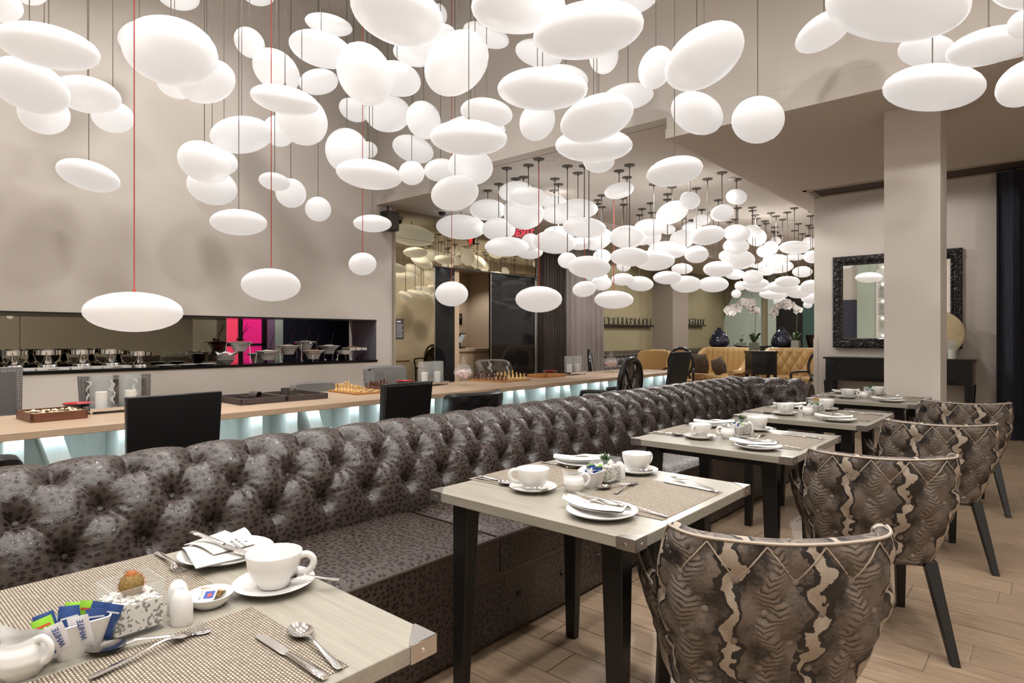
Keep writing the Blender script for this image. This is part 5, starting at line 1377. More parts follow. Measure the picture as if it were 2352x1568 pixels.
def chess(cx,cy,rz,sq,which,far):
    t=thing('chess_board','wooden chess board under the %s chess set'%which,'chess board',(cx,cy,.75),rz); b=sq*4
    MB().box(-b-.03,b+.03,-b-.03,b+.03,0,.016).build('board',M['boardwood'],t,bev=.003)
    a0=b0=None
    for i in range(8):
        for j_ in range(8):
            if (i+j_)%2:
                if a0 is None: a0=MB().box(-sq/2,sq/2,-sq/2,sq/2,.016,.0166).build('dark_square',M['brownwood'],t); o=a0
                else: o=dup(a0,t)
            else:
                if b0 is None: b0=MB().box(-sq/2,sq/2,-sq/2,sq/2,.016,.0166).build('light_square',M['boardlight'],t); o=b0
                else: o=dup(b0,t)
            o.location=((i-3.5)*sq,(j_-3.5)*sq,0)
    back='rook knight bishop queen king bishop knight rook'.split()
    for side,rows in (('light',(far[0],far[1])),('dark',(far[2],far[3]))):
        for r_,kinds in ((rows[0],back),(rows[1],['pawn']*8)):
            for f,kd in enumerate(kinds):
                key=kd+side
                x=(f-3.5)*sq;y=(r_-3.5)*sq
                wx=cx+x*math.cos(rz)-y*math.sin(rz);wy=cy+x*math.sin(rz)+y*math.cos(rz)
                if key not in CP: CP[key]=piece(kd,side); o=CP[key]
                else: o=copy_tree(CP[key])
                o.location=(wx,wy,.7667); o.rotation_euler=(0,0,rz+(0 if side=='light' else PI))
                o['label']='%s wooden chess %s, %s of its row from the aisle, %s chess board'%(side,kd,OR8[7-f],which)
                o['group']='%s pieces of the %s chess set'%(side,which)
chess(-5.0,3.56,R(-3),.056,'nearer',(0,1,7,6))
chess(-5.06,5.55,R(3),.06,'farther',(7,6,0,1))
# ---------------------------------------------------------------- buffet in the wall niche
BZ=NZ0+.034
def stand():
    t=thing('chafing_stand','','chafing stand',(0,0,0),0,'polished chafing stands in the buffet niche')
    MB().lathe([(0,.135),(.128,.135),(.132,.137),(.132,.185),(.128,.188),(.122,.188),(.121,.15),(0,.148)],36).build('drum',M['chrome'],t)
    MB().lathe([(.026,.135),(.03,.115),(.036,.09),(.05,.055),(.07,.035),(.085,.03),(.088,.012),(.095,.008),(.096,0),(0,0)],30).build('pedestal',M['chrome'],t)
    MB().lathe([(.018,0),(.02,.004),(.016,.012),(0,.014)],12,(.075,0,.012)).build('burner_knob',M['chrome'],t)
    return t
st=stand(); L_=['at the far left','second from the left','third from the left','fourth from the left','fifth, nearest the plates']
for i,y in enumerate((1.47,1.77,2.09,2.38,2.68)):
    o=st if i==0 else copy_tree(st); o.location=(-8.36,y,BZ+(.030 if i<4 else 0)); o['label']='polished steel chafing stand in the buffet niche, '+L_[i]
wp=None
for i,y in enumerate((1.47,1.775,2.085,2.385)):
    if wp is None:
        wp=thing('warming_plinth','','plinth'); MB().box(-.16,.16,-.145,.145,0,.028).build('slab',M['whiteplastic'],wp,bev=.003); MB().box(.1601,.1606,-.05,.05,.008,.02).build('maker_plate',M['steel'],wp); o=wp
    else: o=copy_tree(wp)
    o.location=(-8.30,y,BZ+.001); o['label']='low white warming plinth under a chafing stand, '+L_[i]; o['group']='white warming plinths'
def bowl():
    t=thing('buffet_bowl','','bowl')
    MB().lathe([(0,0),(.075,0),(.08,.006),(.095,.05),(.12,.09),(.16,.118),(.168,.124),(.167,.128),(.15,.124),(.115,.096),(.088,.052),(.072,.01),(0,.008)],36).build('bowl_body',M['porcelain'],t,sharp=50); return t
def rack(h,r=.17):
    t=thing('wire_stand','','stand')
    MB().tube([(r*math.cos(2*PI*i/28),r*math.sin(2*PI*i/28),h) for i in range(28)],.004,6,closed=True).build('ring',M['chrome'],t)
    l0=None
    for k in range(3):
        if l0 is None:
            pts=[(r,0,h),(r+.012,0,h*.6),(r+.014,0,.03),(r+.02,0,.008),(r+.036,0,.006),(r+.042,0,.02),(r+.03,0,.028),(r+.024,0,.018)]
            l0=MB().tube(pts,.004,6).build('scroll_leg',M['chrome'],t); o=l0
        else: o=dup(l0,t)
        o.rotation_euler=(0,0,R(20+120*k))
    return t
def ladle():
    t=thing('serving_ladle','','ladle')
    MB().tube([(0,0,0),(.01,0,.08),(.03,0,.16),(.055,0,.22)],[.006,.0065,.007,.006],8,flat=.5).build('handle',M['blackplastic'],t)
    MB().lathe([(0,-.02),(.02,-.016),(.028,0)],14,(-.004,0,-.002)).build('scoop',M['blackplastic'],t); return t
PROTO={}
def clone(key,mk,loc,rz,label,group):
    if key not in PROTO: PROTO[key]=mk(); o=PROTO[key]
    else: o=copy_tree(PROTO[key])
    o.location=loc; o.rotation_euler=(0,0,rz); o['label']=label; o['group']=group; return o
BW=[(3.93,-8.40,.165,'of pink relish beside the plate stack','prawn',2),(4.27,-8.28,.04,'of oats standing low before the mauve panel','flour',1),(4.61,-8.34,.11,'on scroll legs before the pale green panel','flour',1),(5.02,-8.58,.165,'raised at the back of the dark panel','flour',1),(4.95,-8.24,.035,'low at the front of the dark panel','food',1),(5.34,-8.44,.10,'second from the right end of the niche','flour',1)]
for i,(y,x,lift,lab,food,nl) in enumerate(BW):
    clone('rack%d'%i,lambda: rack(lift+.105),(x,y,BZ),R(17*i),'chrome wire stand of the white buffet bowl '+lab,'chrome wire bowl stands')
    o=clone('bowl',bowl,(x,y,BZ+lift),0,'flared white buffet bowl '+lab,'flared white buffet bowls')
    f=thing('food_heap','heap of food in the buffet bowl '+lab,'food',(x,y,BZ+lift+.098)); f['kind']='stuff'
    MB().lathe([(0,.006),(.108,.006),(.11,.02),(.08,.036),(.03,.045),(0,.046)],28).build('heap',M[food],f)
    for k in range(nl):
        o=clone('ladle',ladle,(x+.03,y+.02-.05*k,BZ+lift+.165),R(70+25*k),('black ladle in the buffet bowl ' if k==0 else 'leaning black ladle in the bowl ')+lab,'black serving ladles')
        o.rotation_euler=Euler((R(-6+8*k),R(6+22*k),R(80+10*k)))
clone('bowl',bowl,(-8.57,4.28,BZ+.001),0,'flared white buffet bowl standing low behind the pink relish','flared white buffet bowls')
# sectioned platter at the right end
t=thing('sectioned_platter','long white platter of cereal on a V-legged wire stand at the right end','platter',(-8.36,5.72,BZ))
def pf(u,v): 
    a=2*PI*u; return (.13*math.cos(a)*(.55+.45*v),.20*math.sin(a)*(.55+.45*v),.13+.06*v)
MB().grid(pf,32,4,closeu=True).grid(lambda u,v:(lambda p:(p[0]*.97,p[1]*.97,p[2]+.004))(pf(u,v)),32,4,closeu=True,flip=True).lathe([(0,.132),(.0715,.132)],32,sx=1,sy=1.54).build('platter_body',M['porcelain'],t)
for k in range(3): MB().box(.12,.165,-.15+.11*k,-.07+.11*k,.15,.19).build('dip_dish',M['porcelain'],t,bev=.006)
for sy in (-.08,.08):
    MB().tube([(.06,sy-.04,.13),(.06,sy,.004),(.06,sy+.04,.13)],.004,6).build('wire_leg',M['chrome'],t)
    MB().tube([(-.06,sy-.04,.13),(-.06,sy,.004),(-.06,sy+.04,.13)],.004,6).build('wire_leg',M['chrome'],t)
f=MB().lathe([(.1,.17),(.09,.195),(.05,.21),(0,.214)],24,sx=.9,sy=1.5).build('cereal',M['food'],t); f['kind']='stuff'
o=clone('ladle',ladle,(-8.38,5.74,BZ+.212),R(60),'black serving ladle standing in the sectioned platter of cereal','black serving ladles')
clone('rack6',lambda: rack(.10,.10),(-8.2,5.46,BZ),0,'small chrome wire stand beside the sectioned platter','chrome wire bowl stands')
t=thing('dip_bowl','square white dip bowl with a spoon left of the sectioned platter','bowl',(-8.2,5.46,BZ+.105))
shellbox([rloop(.13,.13,.02,0),rloop(.17,.17,.02,.05),rloop(.16,.16,.02,.05),rloop(.12,.12,.02,.01)]).build('bowl_body',M['porcelain'],t)
MB().tube([(0,0,.02),(-.03,-.03,.09)],.003,6).build('spoon',M['chrome'],t)
# plates
pk=None
def bplate():
    t=thing('buffet_plate','','plate'); MB().lathe([(0,0),(.07,0),(.078,.006),(.115,.016),(.117,.02),(.108,.018),(.075,.009),(0,.006)],32).build('dish',M['porcelain'],t); return t
for k in range(6): clone('bplate',bplate,(-8.30,3.70,BZ+.04+k*.0125),0,'white plate in the stack beside the relish bowl, %s from the bottom'%OR8[k],'stacked white buffet plates')
MBX=thing('plate_base','white bowl under the plate stack in the buffet niche','bowl',(-8.30,3.70,BZ)); MB().lathe([(0,0),(.05,0),(.06,.01),(.1,.04),(.098,.042),(.05,.012),(0,.01)],28).build('bowl_body',M['porcelain'],MBX)
for k,(y,x) in enumerate(((2.94,-8.24),(3.19,-8.22),(3.44,-8.26))): clone('bplate',bplate,(x,y,BZ),0,'flat white plate lying on the black ledge, %s from the left'%OR8[k],'flat white plates on the ledge')
for k,(y,z,a) in enumerate(((3.77,.125,20),(3.63,.128,-30))):
    t=thing('cloth_napkin','crumpled white cloth on the plate stack, %s'%('right' if k==0 else 'left'),'napkin',(-8.28,y,BZ+z)); 
    MB().grid(lambda u,v:(.07*(u-.5)*2,.06*(v-.5)*2,.02+.022*math.sin(5*u+k)*math.cos(4*v)),14,14).grid(lambda u,v:(.07*(u-.5)*2,.06*(v-.5)*2,.014+.022*math.sin(5*u+k)*math.cos(4*v)),14,14,flip=True).build('cloth',M['white'],t,sharp=80)
# ---------------------------------------------------------------- lounge beyond
SH=thing('wall_bench','dark croc tufted bench along the olive lounge wall','bench',(-8.95,12.6,0))
def wb_(u,v):
    y=9.2*u; z=.35+.54*v; return (.30-.12*v+.025*abs(math.sin(PI*y/.22))**.6*abs(math.sin(PI*v*3))**.5-.16*max(0,v-.85)/.15,y,z)
MB().grid(wb_,260,24,uv=lambda u,v:(9.2*u,.5*v)).build('backrest',M['croc'],SH,sharp=70)
MB().box(.0,.75,0,9.2,.02,.46).build('seat',M['croc'],SH,bev=.03)
def gold_tuft_sofa(label,loc,rz,w,top,chan=False,wing=True):
    t=thing('gold_sofa',label,'sofa',loc,rz); hw=w/2
    def g(u,v):
        x=-hw+w*u; z=.40+(top-.4)*v
        if chan: h=.03*abs(math.sin(PI*x/.135))**.5
        else:
            aa=x/.19;bb=(z-top)/.16; h=.035*(abs(math.sin(PI*(aa+bb/2)))*abs(math.sin(PI*(aa-bb/2))))**.42
        h*=min(1,(1-v)*10)
        return (x,-.33+.05*(1-v)+h+.0,z)
    m=MB().grid(g,140,50,flip=True); m.grid(lambda u,v:(-hw+w*u,-.43,.1+(top-.1)*v),2,2)
    m.grid(lambda u,v:(-hw+w*u,-.33-.10*v,top+.015*math.sin(PI*v)),20,4,flip=True)
    m.build('backrest',M['goldsatin'],t,sharp=70)
    for sx in (-1,1):
        def arm(u,v,sx=sx):
            y=-.43+.85*u; zt=top-.0-(top-.60)*ease(0,1,(u-.02)/.72) if wing else .6
            a=PI*(v-.5)*1.0; return (sx*(hw+.06)+.07*math.sin(a)*1.0,y,zt-.07+.07*math.cos(a) if v not in(0,1) else zt-.5*1.0)
        m=MB()
        def sec(u,v):
            y=-.43+.85*u; zt=top-(top-.60)*ease(0,1,(u-.02)/.75); x0=sx*(hw+.0); x1=sx*(hw+.13)
            P=[(x0,.12),(x0,zt-.05),(x0+sx*.015,zt-.01),(x0+sx*.06,zt),(x1-sx*.01,zt-.012),(x1+sx*.03,zt-.06),(x1,zt-.11),(x1-sx*.01,.12)]
            i=min(int(v*7),6);f=v*7-i; return (P[i][0]*(1-f)+P[i+1][0]*f,y,P[i][1]*(1-f)+P[i+1][1]*f)
        m.grid(sec,24,21,flip=(sx>0)); 
        n=22; b=len(m.v); m.v+=[sec(1,i/21) for i in range(n)]; m.f.append(tuple(b+i for i in (range(n) if sx<0 else reversed(range(n)))))
        b=len(m.v); m.v+=[sec(0,i/21) for i in range(n)]; m.f.append(tuple(b+i for i in (range(n) if sx>0 else reversed(range(n)))))
        m.build('arm',M['goldsatin'],t,sharp=60)
    MB().box(-hw,hw,-.33,.42,.12,.36).build('base',M['goldsatin'],t,bev=.02)
    MB().box(-hw+.01,-.004,-.28,.43,.36,.48).build('seat_cushion',M['goldsatin'],t,bev=.04,seg=3); MB().box(.004,hw-.01,-.28,.43,.36,.48).build('seat_cushion',M['goldsatin'],t,bev=.04,seg=3)
    for sx in (-1,1):
        for y in (-.38,.36): MB().frus((sx*hw-.015,sx*hw+.015,y-.015,y+.015),0,(sx*hw-.025,sx*hw+.025,y-.025,y+.025),.13).build('leg',M['blackwood'],t)
    return t
gold_tuft_sofa('gold satin sofa with channelled back and sweeping arms beyond the banquette',(-5.42,12.85,0),R(165),1.15,1.03,True)
gold_tuft_sofa('gold satin sofa with diamond-tufted back behind the black pedestal',(-3.85,13.35,0),R(190),1.3,1.03)
tub_chair('gold satin tub chair before the lounge bench',(-7.2,13.2,0),R(170),.95,.93,M['goldsatin'],0,None,.2)
tub_chair('small gold satin chair left of the far pier',(-7.75,14.3,0),R(150),.6,.93,M['goldsatin'],0,None,.05)
def pillow(label,loc,rot,s):
    t=thing('cushion',label,'cushion',loc); t.rotation_euler=rot
    def f(sg): return lambda u,v:((u-.5)*s*(1+.08*math.cos(2*PI*(v-.5))),sg*.07*(math.sin(PI*u)*math.sin(PI*v))**.5,(v)*s*(1+.0*u))
    MB().grid(f(-1),18,18).grid(f(1),18,18,flip=True).build('cover',M['pillow'],t,sharp=80); return t
s=NT('brown_feather_print'); c_=s.co(); n_=s.n('TexWave',{'Vector':c_,'Scale':9,'Distortion':14,'Detail':2})
s.put(s.b.inputs['Base Color'],s.ramp(n_,[(.0,hexc('3A312E')),(.72,hexc('4A3F3B')),(.86,hexc('A98D6C')),(1,hexc('57483F'))])); s.set(Roughness=.6); M['pillow']=s.m
pillow('square brown patterned cushion at the left end of the channelled gold sofa',(-5.66,12.50,.50),(R(-14),0,R(175)),.42)
pillow('brown patterned cushion leaning on the right arm of the channelled sofa',(-5.18,12.46,.50),(R(-6),R(20),R(160)),.34)
# black pedestal and console with plants and vases
t=thing('pedestal_table','tall black pedestal table holding the front orchid','table',(-4.29,12.19,0),R(41))
MB().box(-.25,.25,-.2,.2,.955,1.0).build('top',M['lacquer'],t,bev=.004); MB().box(-.235,.235,-.185,.185,.55,.955).build('drawer_box',M['lacquer'],t)
for sx in (-1,1):
    for sy in (-1,1): MB().frus((sx*.2-.02,sx*.2+.02,sy*.16-.02,sy*.16+.02),0,(sx*.21-.025,sx*.21+.025,sy*.16-.025,sy*.16+.025),.56).build('leg',M['lacquer'],t)
t=thing('long_console','long low black console behind the gold sofas carrying the vases','console',(-4.9,14.35,0),R(17))
MB().box(-1.25,1.35,-.22,.22,.975,1.02).build('top',M['lacquer'],t,bev=.004)
for x in (-1.2,0,1.3): MB().box(x-.03,x+.03,-.2,.2,0,.975).build('leg',M['lacquer'],t)
MB().box(-1.2,1.3,-.01,.01,.6,.975).build('back_panel',M['lacquer'],t)
def vase(loc,label):
    t=thing('bottle_vase',label,'vase',loc)
    MB().lathe([(0,0),(.15,0),(.2,.03),(.232,.1),(.225,.18),(.18,.28),(.11,.37),(.06,.41),(.045,.425),(.045,.45),(.06,.462),(.05,.468),(.035,.46),(.03,.43),(0,.42)],36).build('body',M['vase'],t)
    MB().lathe([(.047,.425),(.054,.43),(.054,.436),(.047,.44)],24).build('collar',M['darkcord'],t); return t
vase((-5.92,14.1,1.02),'dark blue glazed bottle vase above the channelled gold sofa')
vase((-4.62,14.45,1.02),'dark blue glazed bottle vase beside the brown pot')
t=thing('flared_pot','dark brown glazed flared pot at the right end of the console','pot',(-4.02,14.66,1.02)); MB().lathe([(0,0),(.09,0),(.11,.02),(.135,.14),(.16,.25),(.175,.29),(.165,.288),(.145,.24),(.11,.06),(0,.04)],32).build('body',M['darkpot'],t)
def dish(loc,rz,label,m_):
    t=thing('boat_dish',label,'dish',loc,rz)
    f=lambda o: (lambda u,v:(.24*(u-.5)*2,.07*(v-.5)*2*math.cos((u-.5)*2.4),.012+.05*((u-.5)*2)**2+.02*((v-.5)*2)**2-o))
    MB().grid(f(0),20,8).grid(f(.012),20,8,flip=True).build('body',m_,t); return t
dish((-5.30,14.06,1.02),R(20),'brown boat-shaped dish on the console left of the orchid pedestal',M['brownwood'])
dish((-5.02,14.40,1.02),R(15),'pale boat-shaped dish on the console beside the second vase',M['darkpot'])
def orchid(loc,label,flip,hh,reach,nfl,seed,leaves=5):
    t=thing('potted_orchid',label,'orchid',loc); rnd=random.Random(seed)
    w=.16
    shellbox([rloop(w,w,.004,0),rloop(w,w,.004,.17),rloop(w-.012,w-.012,.003,.17),rloop(w-.012,w-.012,.003,.01)]).build('glass_cube',M['thinglass'],t)
    MB().box(-.072,.072,-.072,.072,.012,.15).lathe([(.07,.15),(.05,.172),(0,.18)],14).build('moss',M['moss'],t)
    fw=Vector((-.6592,.752,0));rt=Vector((.752,.6592,0))*(1 if flip else -1)
    l0=None
    for k in range(leaves):
        if l0 is None:
            def lf(u,v): return ((u-.5)*.075*math.sin(PI*(.12+.86*v)),.02*abs(u-.5)+.32*v*.75,.30*v*(1-.55*v*v)*1.0)
            l0=MB().grid(lf,4,12).grid(lambda u,v:(lambda p:(p[0],p[1],p[2]-.004))(lf(u,v)),4,12,flip=True).build('leaf',M['leaf'],t,sharp=80); o=l0
        else: o=dup(l0,t)
        o.location=(0,0,.16); o.rotation_euler=(0,0,k*2*PI/leaves+.5); o.scale=(1,rnd.uniform(.6,1),rnd.uniform(.8,1.3))
    pts=[]
    for i in range(15):
        q=i/14; a=ease(0,1,(q-.45)/.55)
        pts.append(Vector((0,0,.16+hh*min(1,q*1.45)-.30*a*a*hh))+rt*(reach*a)+rt*-.03*math.sin(PI*q))
    MB().tube(pts,.006,6).build('stem',M['stem'],t)
    f0=None
    for k in range(nfl):
        q=.50+.5*k/(nfl-1); i=q*14; p=pts[min(14,int(i))].lerp(pts[min(14,int(i)+1)],i%1)
        off=Vector((rnd.uniform(-.05,.05),rnd.uniform(-.05,.05),rnd.uniform(-.05,.05)))
        if f0 is None:
            m=MB()
            for j_ in range(5):
                i0=len(m.v); wd=.05 if j_ in (1,4) else .032
                m.grid(lambda u,v:((u-.5)*2*wd*math.sin(PI*(.1+.85*v)),.012*math.sin(PI*v)*(1-4*(u-.5)**2)-.01*v,.075*v),4,5).grid(lambda u,v:((u-.5)*2*wd*math.sin(PI*(.1+.85*v)),.012*math.sin(PI*v)*(1-4*(u-.5)**2)-.01*v+.002,.075*v),4,5,flip=True)
                m.xf(Matrix.Rotation(2*PI*j_/5,4,'Y'),i0)
            m.lathe([(0,-.02),(.012,-.01),(.008,.01),(0,.012)],8)
            f0=m.build('flower',M['petal'],t,sharp=80); o=f0
        else: o=dup(f0,t)
        o.location=p+off; o.rotation_euler=(rnd.uniform(-.5,.3),rnd.uniform(-.6,.6),R(41)+rnd.uniform(-.6,.6)); s_=rnd.uniform(.95,1.35); o.scale=(s_,)*3
    return t
orchid((-4.40,12.14,1.0),'white orchid in a glass cube on the black pedestal',False,.84,.46,20,1)
orchid((-4.28,14.30,1.02),'white orchid arching left from the right end of the console',False,.88,.5,18,5,4)
t=thing('moss_cube','glass cube of moss with a small succulent behind the front orchid','planter',(-5.5,14.36,1.02))
shellbox([rloop(.2,.2,.004,0),rloop(.2,.2,.004,.14),rloop(.19,.19,.003,.14),rloop(.19,.19,.003,.01)]).build('glass_cube',M['thinglass'],t)
MB().box(-.09,.09,-.09,.09,.012,.12).build('moss',M['moss'],t)
for k in range(7): MB().grid(lambda u,v:((u-.5)*.05*(1-v*.7),.06*v,.10*v),3,5).xf(Matrix.Translation((0,0,.11))@Matrix.Rotation(k*.9,4,'Z')).build('leaf',M['leaf'],t)
# figurine shelves on the olive wall
def fig(k):
    t=thing('figurine','','figurine'); r=random.Random(k); l=[r.uniform(-.05,.05) for _ in range(4)]
    MB().tube([(-.012,l[0]*.6,0),(-.01,l[0]*.3,.06),(0,0,.10),(0,l[1]*.5,.15)],[.012,.014,.02,.014],7).tube([(.012,-l[0]*.8,0),(.01,-l[0]*.4,.06),(0,0,.10)],[.012,.014,.018],7).lathe([(0,-.02),(.017,-.008),(.018,.006),(0,.02)],8,(0,l[1]*.6,.175)).build('body',M['lacquer'],t)
    MB().tube([(-.015,l[1]*.4,.145),(-.03,l[2],.17),(-.02,l[2]*1.6,.215)],.008,6).build('arm',M['lacquer'],t); MB().tube([(.015,l[1]*.4,.145),(.03,l[3],.16),(.02,l[3]*1.6,.12)],.008,6).build('arm',M['lacquer'],t); return t
FG_=[fig(i) for i in range(4)]; fu=set()
for nm,ya,yb,n,z in (('left',13.72,16.4,12,1.60),('right',18.35,20.0,8,1.66)):
    t=thing('wall_ledge','thin black ledge of figurines on the olive wall, %s of the pier'%nm,'shelf',(-8.9,(ya+yb)/2,z)); MB().box(-.1,.05,-(yb-ya)/2,(yb-ya)/2,-.05,0).build('board',M['lacquer'],t)
    for k in range(n):
        j_=k%4
        if j_ in fu: o=copy_tree(FG_[j_])
        else: o=FG_[j_]; fu.add(j_)
        o.location=(-8.9,ya+.1+(yb-ya-.2)*k/(n-1),z); o.rotation_euler=(0,0,k*1.3); 
        o['label']='small black dancing figurine, %s from the left on the ledge %s of the pier'%((OR8+['ninth','tenth','eleventh','twelfth'])[k],nm); o['group']='black figurines on the %s ledge'%nm
# pilasters, arch and dark openings of the lounge end wall
struct('wall_end_panels',MB().box(-8.0,-7.7,21.9,22,0,ZT).box(-7.47,-7.2,21.9,22,0,ZT),M['mint'])
struct('black_opening_board',MB().box(-7.19,-6.35,21.95,21.99,0,3),M['lacquer'])  # flat black board; the opening's darkness is put into its colour
struct('window_1',MB().box(-6.35,-5.0,21.95,21.99,0,3),pm('teal_glass','3E5550',.15))
m=MB(); n=24; R0=1.3
pts=[(-9.0+.0,0)]+[(-9.0+.85*(1-math.cos(PI/2*i/n)),1.6+1.4*math.sin(PI/2*i/n)) for i in range(n+1)]+[(-8.0,3.0),(-8.0,0)]
m.prism([(a,b) for a,b in pts],0,.12).xf(Matrix(((1,0,0,0),(0,0,1,21.85),(0,1,0,0),(0,0,0,1)))); struct('trim_6',m,M['mint'])
# ---------------------------------------------------------------- console and ornate mirror on the front wall
t=thing('wall_console','black console table with square legs under the ornate mirror','console',(-1.63,9.78,0))
MB().box(-.87,.88,-.2,.2,.965,.99).build('top',M['lacquer'],t,bev=.003); MB().box(-.84,.85,-.18,.18,.66,.965).build('drawer_case',M['lacquer'],t)
MB().box(-.7,.7,-.186,-.18,.70,.92).build('drawer_front',M['blackwood'],t,bev=.004)
for sx in (-1,1):
    for sy in (-1,1):
        MB().frus((sx*.80-.03,sx*.80+.03,sy*.16-.025,sy*.16+.025),0,(sx*.815-.045,sx*.815+.045,sy*.16-.03,sy*.16+.03),.66).build('leg',M['lacquer'],t)
t=thing('ornate_mirror','large wall mirror in a carved glossy black frame above the console','mirror',(-1.69,9.985,1.78))
W2,H2,fw_=.775,.66,.135
def frame_sec(f,z): return [(-W2+f,-z,-H2+f),(W2-f,-z,-H2+f),(W2-f,-z,H2-f),(-W2+f,-z,H2-f)]
secs=[(0,0),(.0,.03),(.012,.045),(.05,.052),(.085,.04),(.10,.03),(.105,.042),(.125,.038),(fw_,.012)]
m=MB()
for f,z in secs: m.v+=frame_sec(f,z)
for i in range(len(secs)-1):
    for k in range(4): m.f.append((i*4+k,i*4+(k+1)%4,(i+1)*4+(k+1)%4,(i+1)*4+k))
m.build('frame',M['carved'],t,sharp=30)
# carved scrolls along the frame
m=MB()
def scroll(cx,cz,hor,sg):
    pts=[]
    for i in range(12):
        a=i/11*4.6; r=.034*(1-.6*i/11); x=r*math.cos(a)*1.2;y=r*math.sin(a)*sg
        pts.append((cx+(x if hor else y),-.052,cz+(y if hor else x)))
    m.tube(pts,[.009-.004*i/11 for i in range(12)],5)
k=0;x=-W2+.06
while x<W2-.02:
    for z in (-H2+.05,H2-.05): scroll(x,z,True,1 if k%2 else -1)
    x+=.072;k+=1
z=-H2+.12;k=0
while z<H2-.08:
    for x in (-W2+.05,W2-.05): scroll(x,z,False,1 if k%2 else -1)
    z+=.072;k+=1
o=m.build('carved_scrolls',M['lacquer'],t,sharp=60); o['kind']='stuff'
MB().box(-W2+fw_,W2-fw_,-.012,-.006,-H2+fw_,H2-fw_).build('mirror_glass',M['mirror'],t)
t=thing('gold_disc_lamp','round gold flaked disc lamp standing on the console behind the column','lamp',(-1.17,9.80,.99))
MB().lathe([(.07,-.03),(.27,-.03),(.295,-.02),(.30,0),(.295,.02),(.27,.03),(.07,.03),(.06,0),(.07,-.03)],48).xf(Matrix.Translation((0,0,.325))@Matrix.Rotation(R(90),4,'X')).build('disc',M['goldlamp'],t)
MB().box(-.06,.06,-.05,.05,0,.028).build('foot',M['chrome'],t)
hurricane((-1.0,9.655,.99),'tall glass candle cylinder beside the gold disc lamp',.24,.06)
# ---------------------------------------------------------------- dark glass entrance, office behind, ceiling devices
g=struct('door_3',MB().box(-8.15,-8.12,7.205,7.70,0,2.485),M['darkglass'])
MB().box(-8.12,-8.10,7.205,7.215,0,2.485).build('edge_bar',M['steel'],g)
g=struct('door_4',MB().box(-8.15,-8.12,8.63,9.98,0,2.485),M['darkglass'])
MB().box(-8.12,-8.10,8.625,8.64,0,2.485).build('edge_bar',M['steel'],g)
struct('trim_7',MB().box(-8.3,-8.16,7.70,7.85,0,2.485),M['officewood'])
struct('wall_office_back',MB().box(-9.75,-9.65,6.4,10.03,0,2.7),M['beigewall'])
struct('wall_office_side',MB().box(-9.65,-8.2,9.57,9.64,0,2.7),M['beigewall'])
struct('ceiling_office',MB().box(-9.7,-8.16,6.4,10.03,2.65,2.7),M['beigewall'])
t=thing('office_counter','blond wood office counter seen through the glass entrance','counter',(-9.2,8.95,0))
MB().box(-.4,.5,-.6,.6,.98,1.04).build('worktop',M['officewood'],t,bev=.004); MB().box(-.35,.45,-.55,.58,0,.98).build('cabinet',M['officewood'],t)
MB().box(.45,.465,-.45,-.02,.08,.88).build('cabinet_door',M['officewood'],t,bev=.003); MB().box(.45,.465,.02,.45,.08,.88).build('cabinet_door',M['officewood'],t,bev=.003)
for y in (-.06,.06): MB().tube([(.466,y,.62),(.485,y,.64),(.485,y,.72),(.466,y,.74)],.006,6).build('handle',M['blackplastic'],t)
for i,(z,w) in enumerate(((1.52,'lower'),(1.99,'upper'))):
    t=thing('office_shelf','blond wood shelf in the office, %s of the two'%w,'shelf',(-9.4,8.8,z)); MB().box(-.25,.35,-.5,.05,-.06,0).build('board',M['officewood'],t)
    for k in range(3):
        b=thing('box_file','black box file on the %s office shelf, %s from the left'%(w,OR8[k]),'file',(-9.16,8.42+.12*k,z),0,'black box files'); MB().box(-.1,.14,0,.105,0,.27-.05*(i==0)).build('case',M['blackplastic'],b,bev=.004); MB().box(.141,.143,.03,.075,.12,.2).build('spine_label',M['greyframe'],b)
t=thing('till_screen','grey till screen tilted on the office counter','monitor',(-9.0,8.66,1.04),R(-60)); 
MB().box(-.12,.12,-.1,.1,0,.03).box(-.03,.03,-.02,.02,.03,.12).build('stand',M['blackplastic'],t)
MB().box(-.19,.19,-.015,.015,-.13,.13).xf(Matrix.Translation((0,.02,.19))@Matrix.Rotation(R(-28),4,'X')).build('bezel',M['blackplastic'],t,bev=.006)
MB().box(-.17,.17,.0152,.017,-.11,.11).xf(Matrix.Translation((0,.02,.19))@Matrix.Rotation(R(-28),4,'X')).build('screen',M['screen'],t)
downlight_or_fill(-9.0,8.9,2.62,-9.1,9.0,0,30,120,.6,(1,.93,.84),.05)
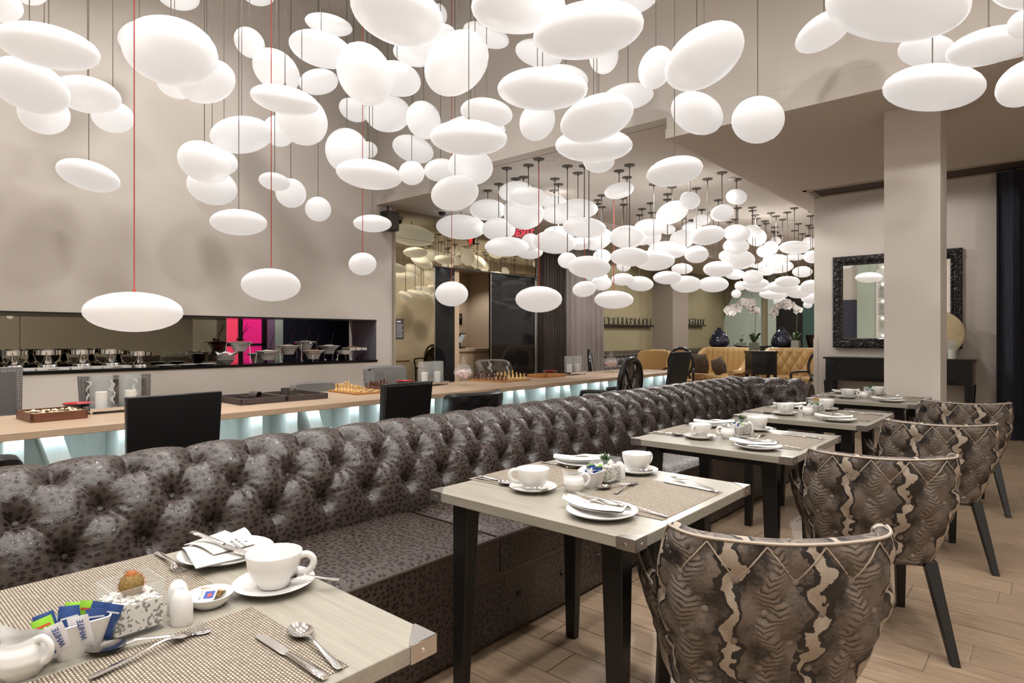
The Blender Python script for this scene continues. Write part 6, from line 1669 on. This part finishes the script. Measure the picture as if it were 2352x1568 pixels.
# small dark notice on the bronze mirror panel
t=thing('wall_notice','small dark notice with white lettering on the bronze mirror panel','sign',(-8.097,6.44,1.40)); MB().box(0,.004,-.085,.085,-.17,.17).build('board',M['leathercase'],t)
MB().box(.004,.005,-.06,.02,.11,.135).build('heading',M['inkwhite'],t)
for k in range(8): MB().box(.004,.005,-.065,.065-.012*(k%3),.07-.028*k,.078-.028*k).build('text_line',M['inkwhite'],t)
# speaker, camera dome, ceiling ring, exit sign, detectors
t=thing('wall_speaker','black wall speaker high at the end of the buffet wall','speaker',(-7.97,6.14,2.96)); MB().box(-.09,.09,-.12,.12,0,.30).build('cabinet',M['blackplastic'],t,bev=.008); MB().box(.09,.095,-.105,.105,.015,.285).build('grille',M['ink'],t); MB().tube([(-.05,0,.30),(-.05,0,.40)],.012,8).build('bracket',M['blackplastic'],t)
t=thing('camera_dome','white ceiling camera with dark dome under the left soffit','camera',(-7.54,6.87,ZS)); MB().lathe([(.085,0),(.085,-.035),(.07,-.05),(.06,-.05)],28).build('housing',M['whiteplastic'],t); MB().lathe([(.06,-.05),(.055,-.085),(.035,-.105),(0,-.112)],24).build('dome',M['blackplastic'],t)
t=thing('ceiling_ring','round flush white speaker ring in the lounge ceiling behind the fascia','ceiling speaker',(-4.94,6.43,ZT)); MB().lathe([(.085,0),(.088,-.008),(.11,-.006),(.112,0)],36).build('ring',M['whiteplastic'],t); MB().lathe([(0,-.003),(.085,-.002)],32).build('grille',M['ceil'],t)
t=thing('exit_sign','red illuminated exit sign hanging among the lounge lamps','sign',(-7.44,8.78,3.08),R(35))
MB().box(-.2,.2,-.02,.02,0,.22).build('sign_case',pm('clear_red_case','8C5A58',.3),t); text('lettering','<EXIT',.17,M['exitred'],t,(0,-.024,.11),(R(90),0,0),.003)
MB().tube([(-.12,0,.22),(-.12,0,.29)],.006,6).build('hanger',M['darkcord'],t); MB().tube([(.12,0,.22),(.12,0,.29)],.006,6).build('hanger',M['darkcord'],t)
for x,y,lab in ((-3.55,8.9,'small white smoke detector on the lounge ceiling near the soffit'),(-4.0,13.0,'small white smoke detector deep in the lounge ceiling')):
    t=thing('smoke_detector',lab,'detector',(x,y,ZT)); MB().lathe([(.055,0),(.055,-.02),(.04,-.035),(0,-.04)],24).build('body',M['whiteplastic'],t)
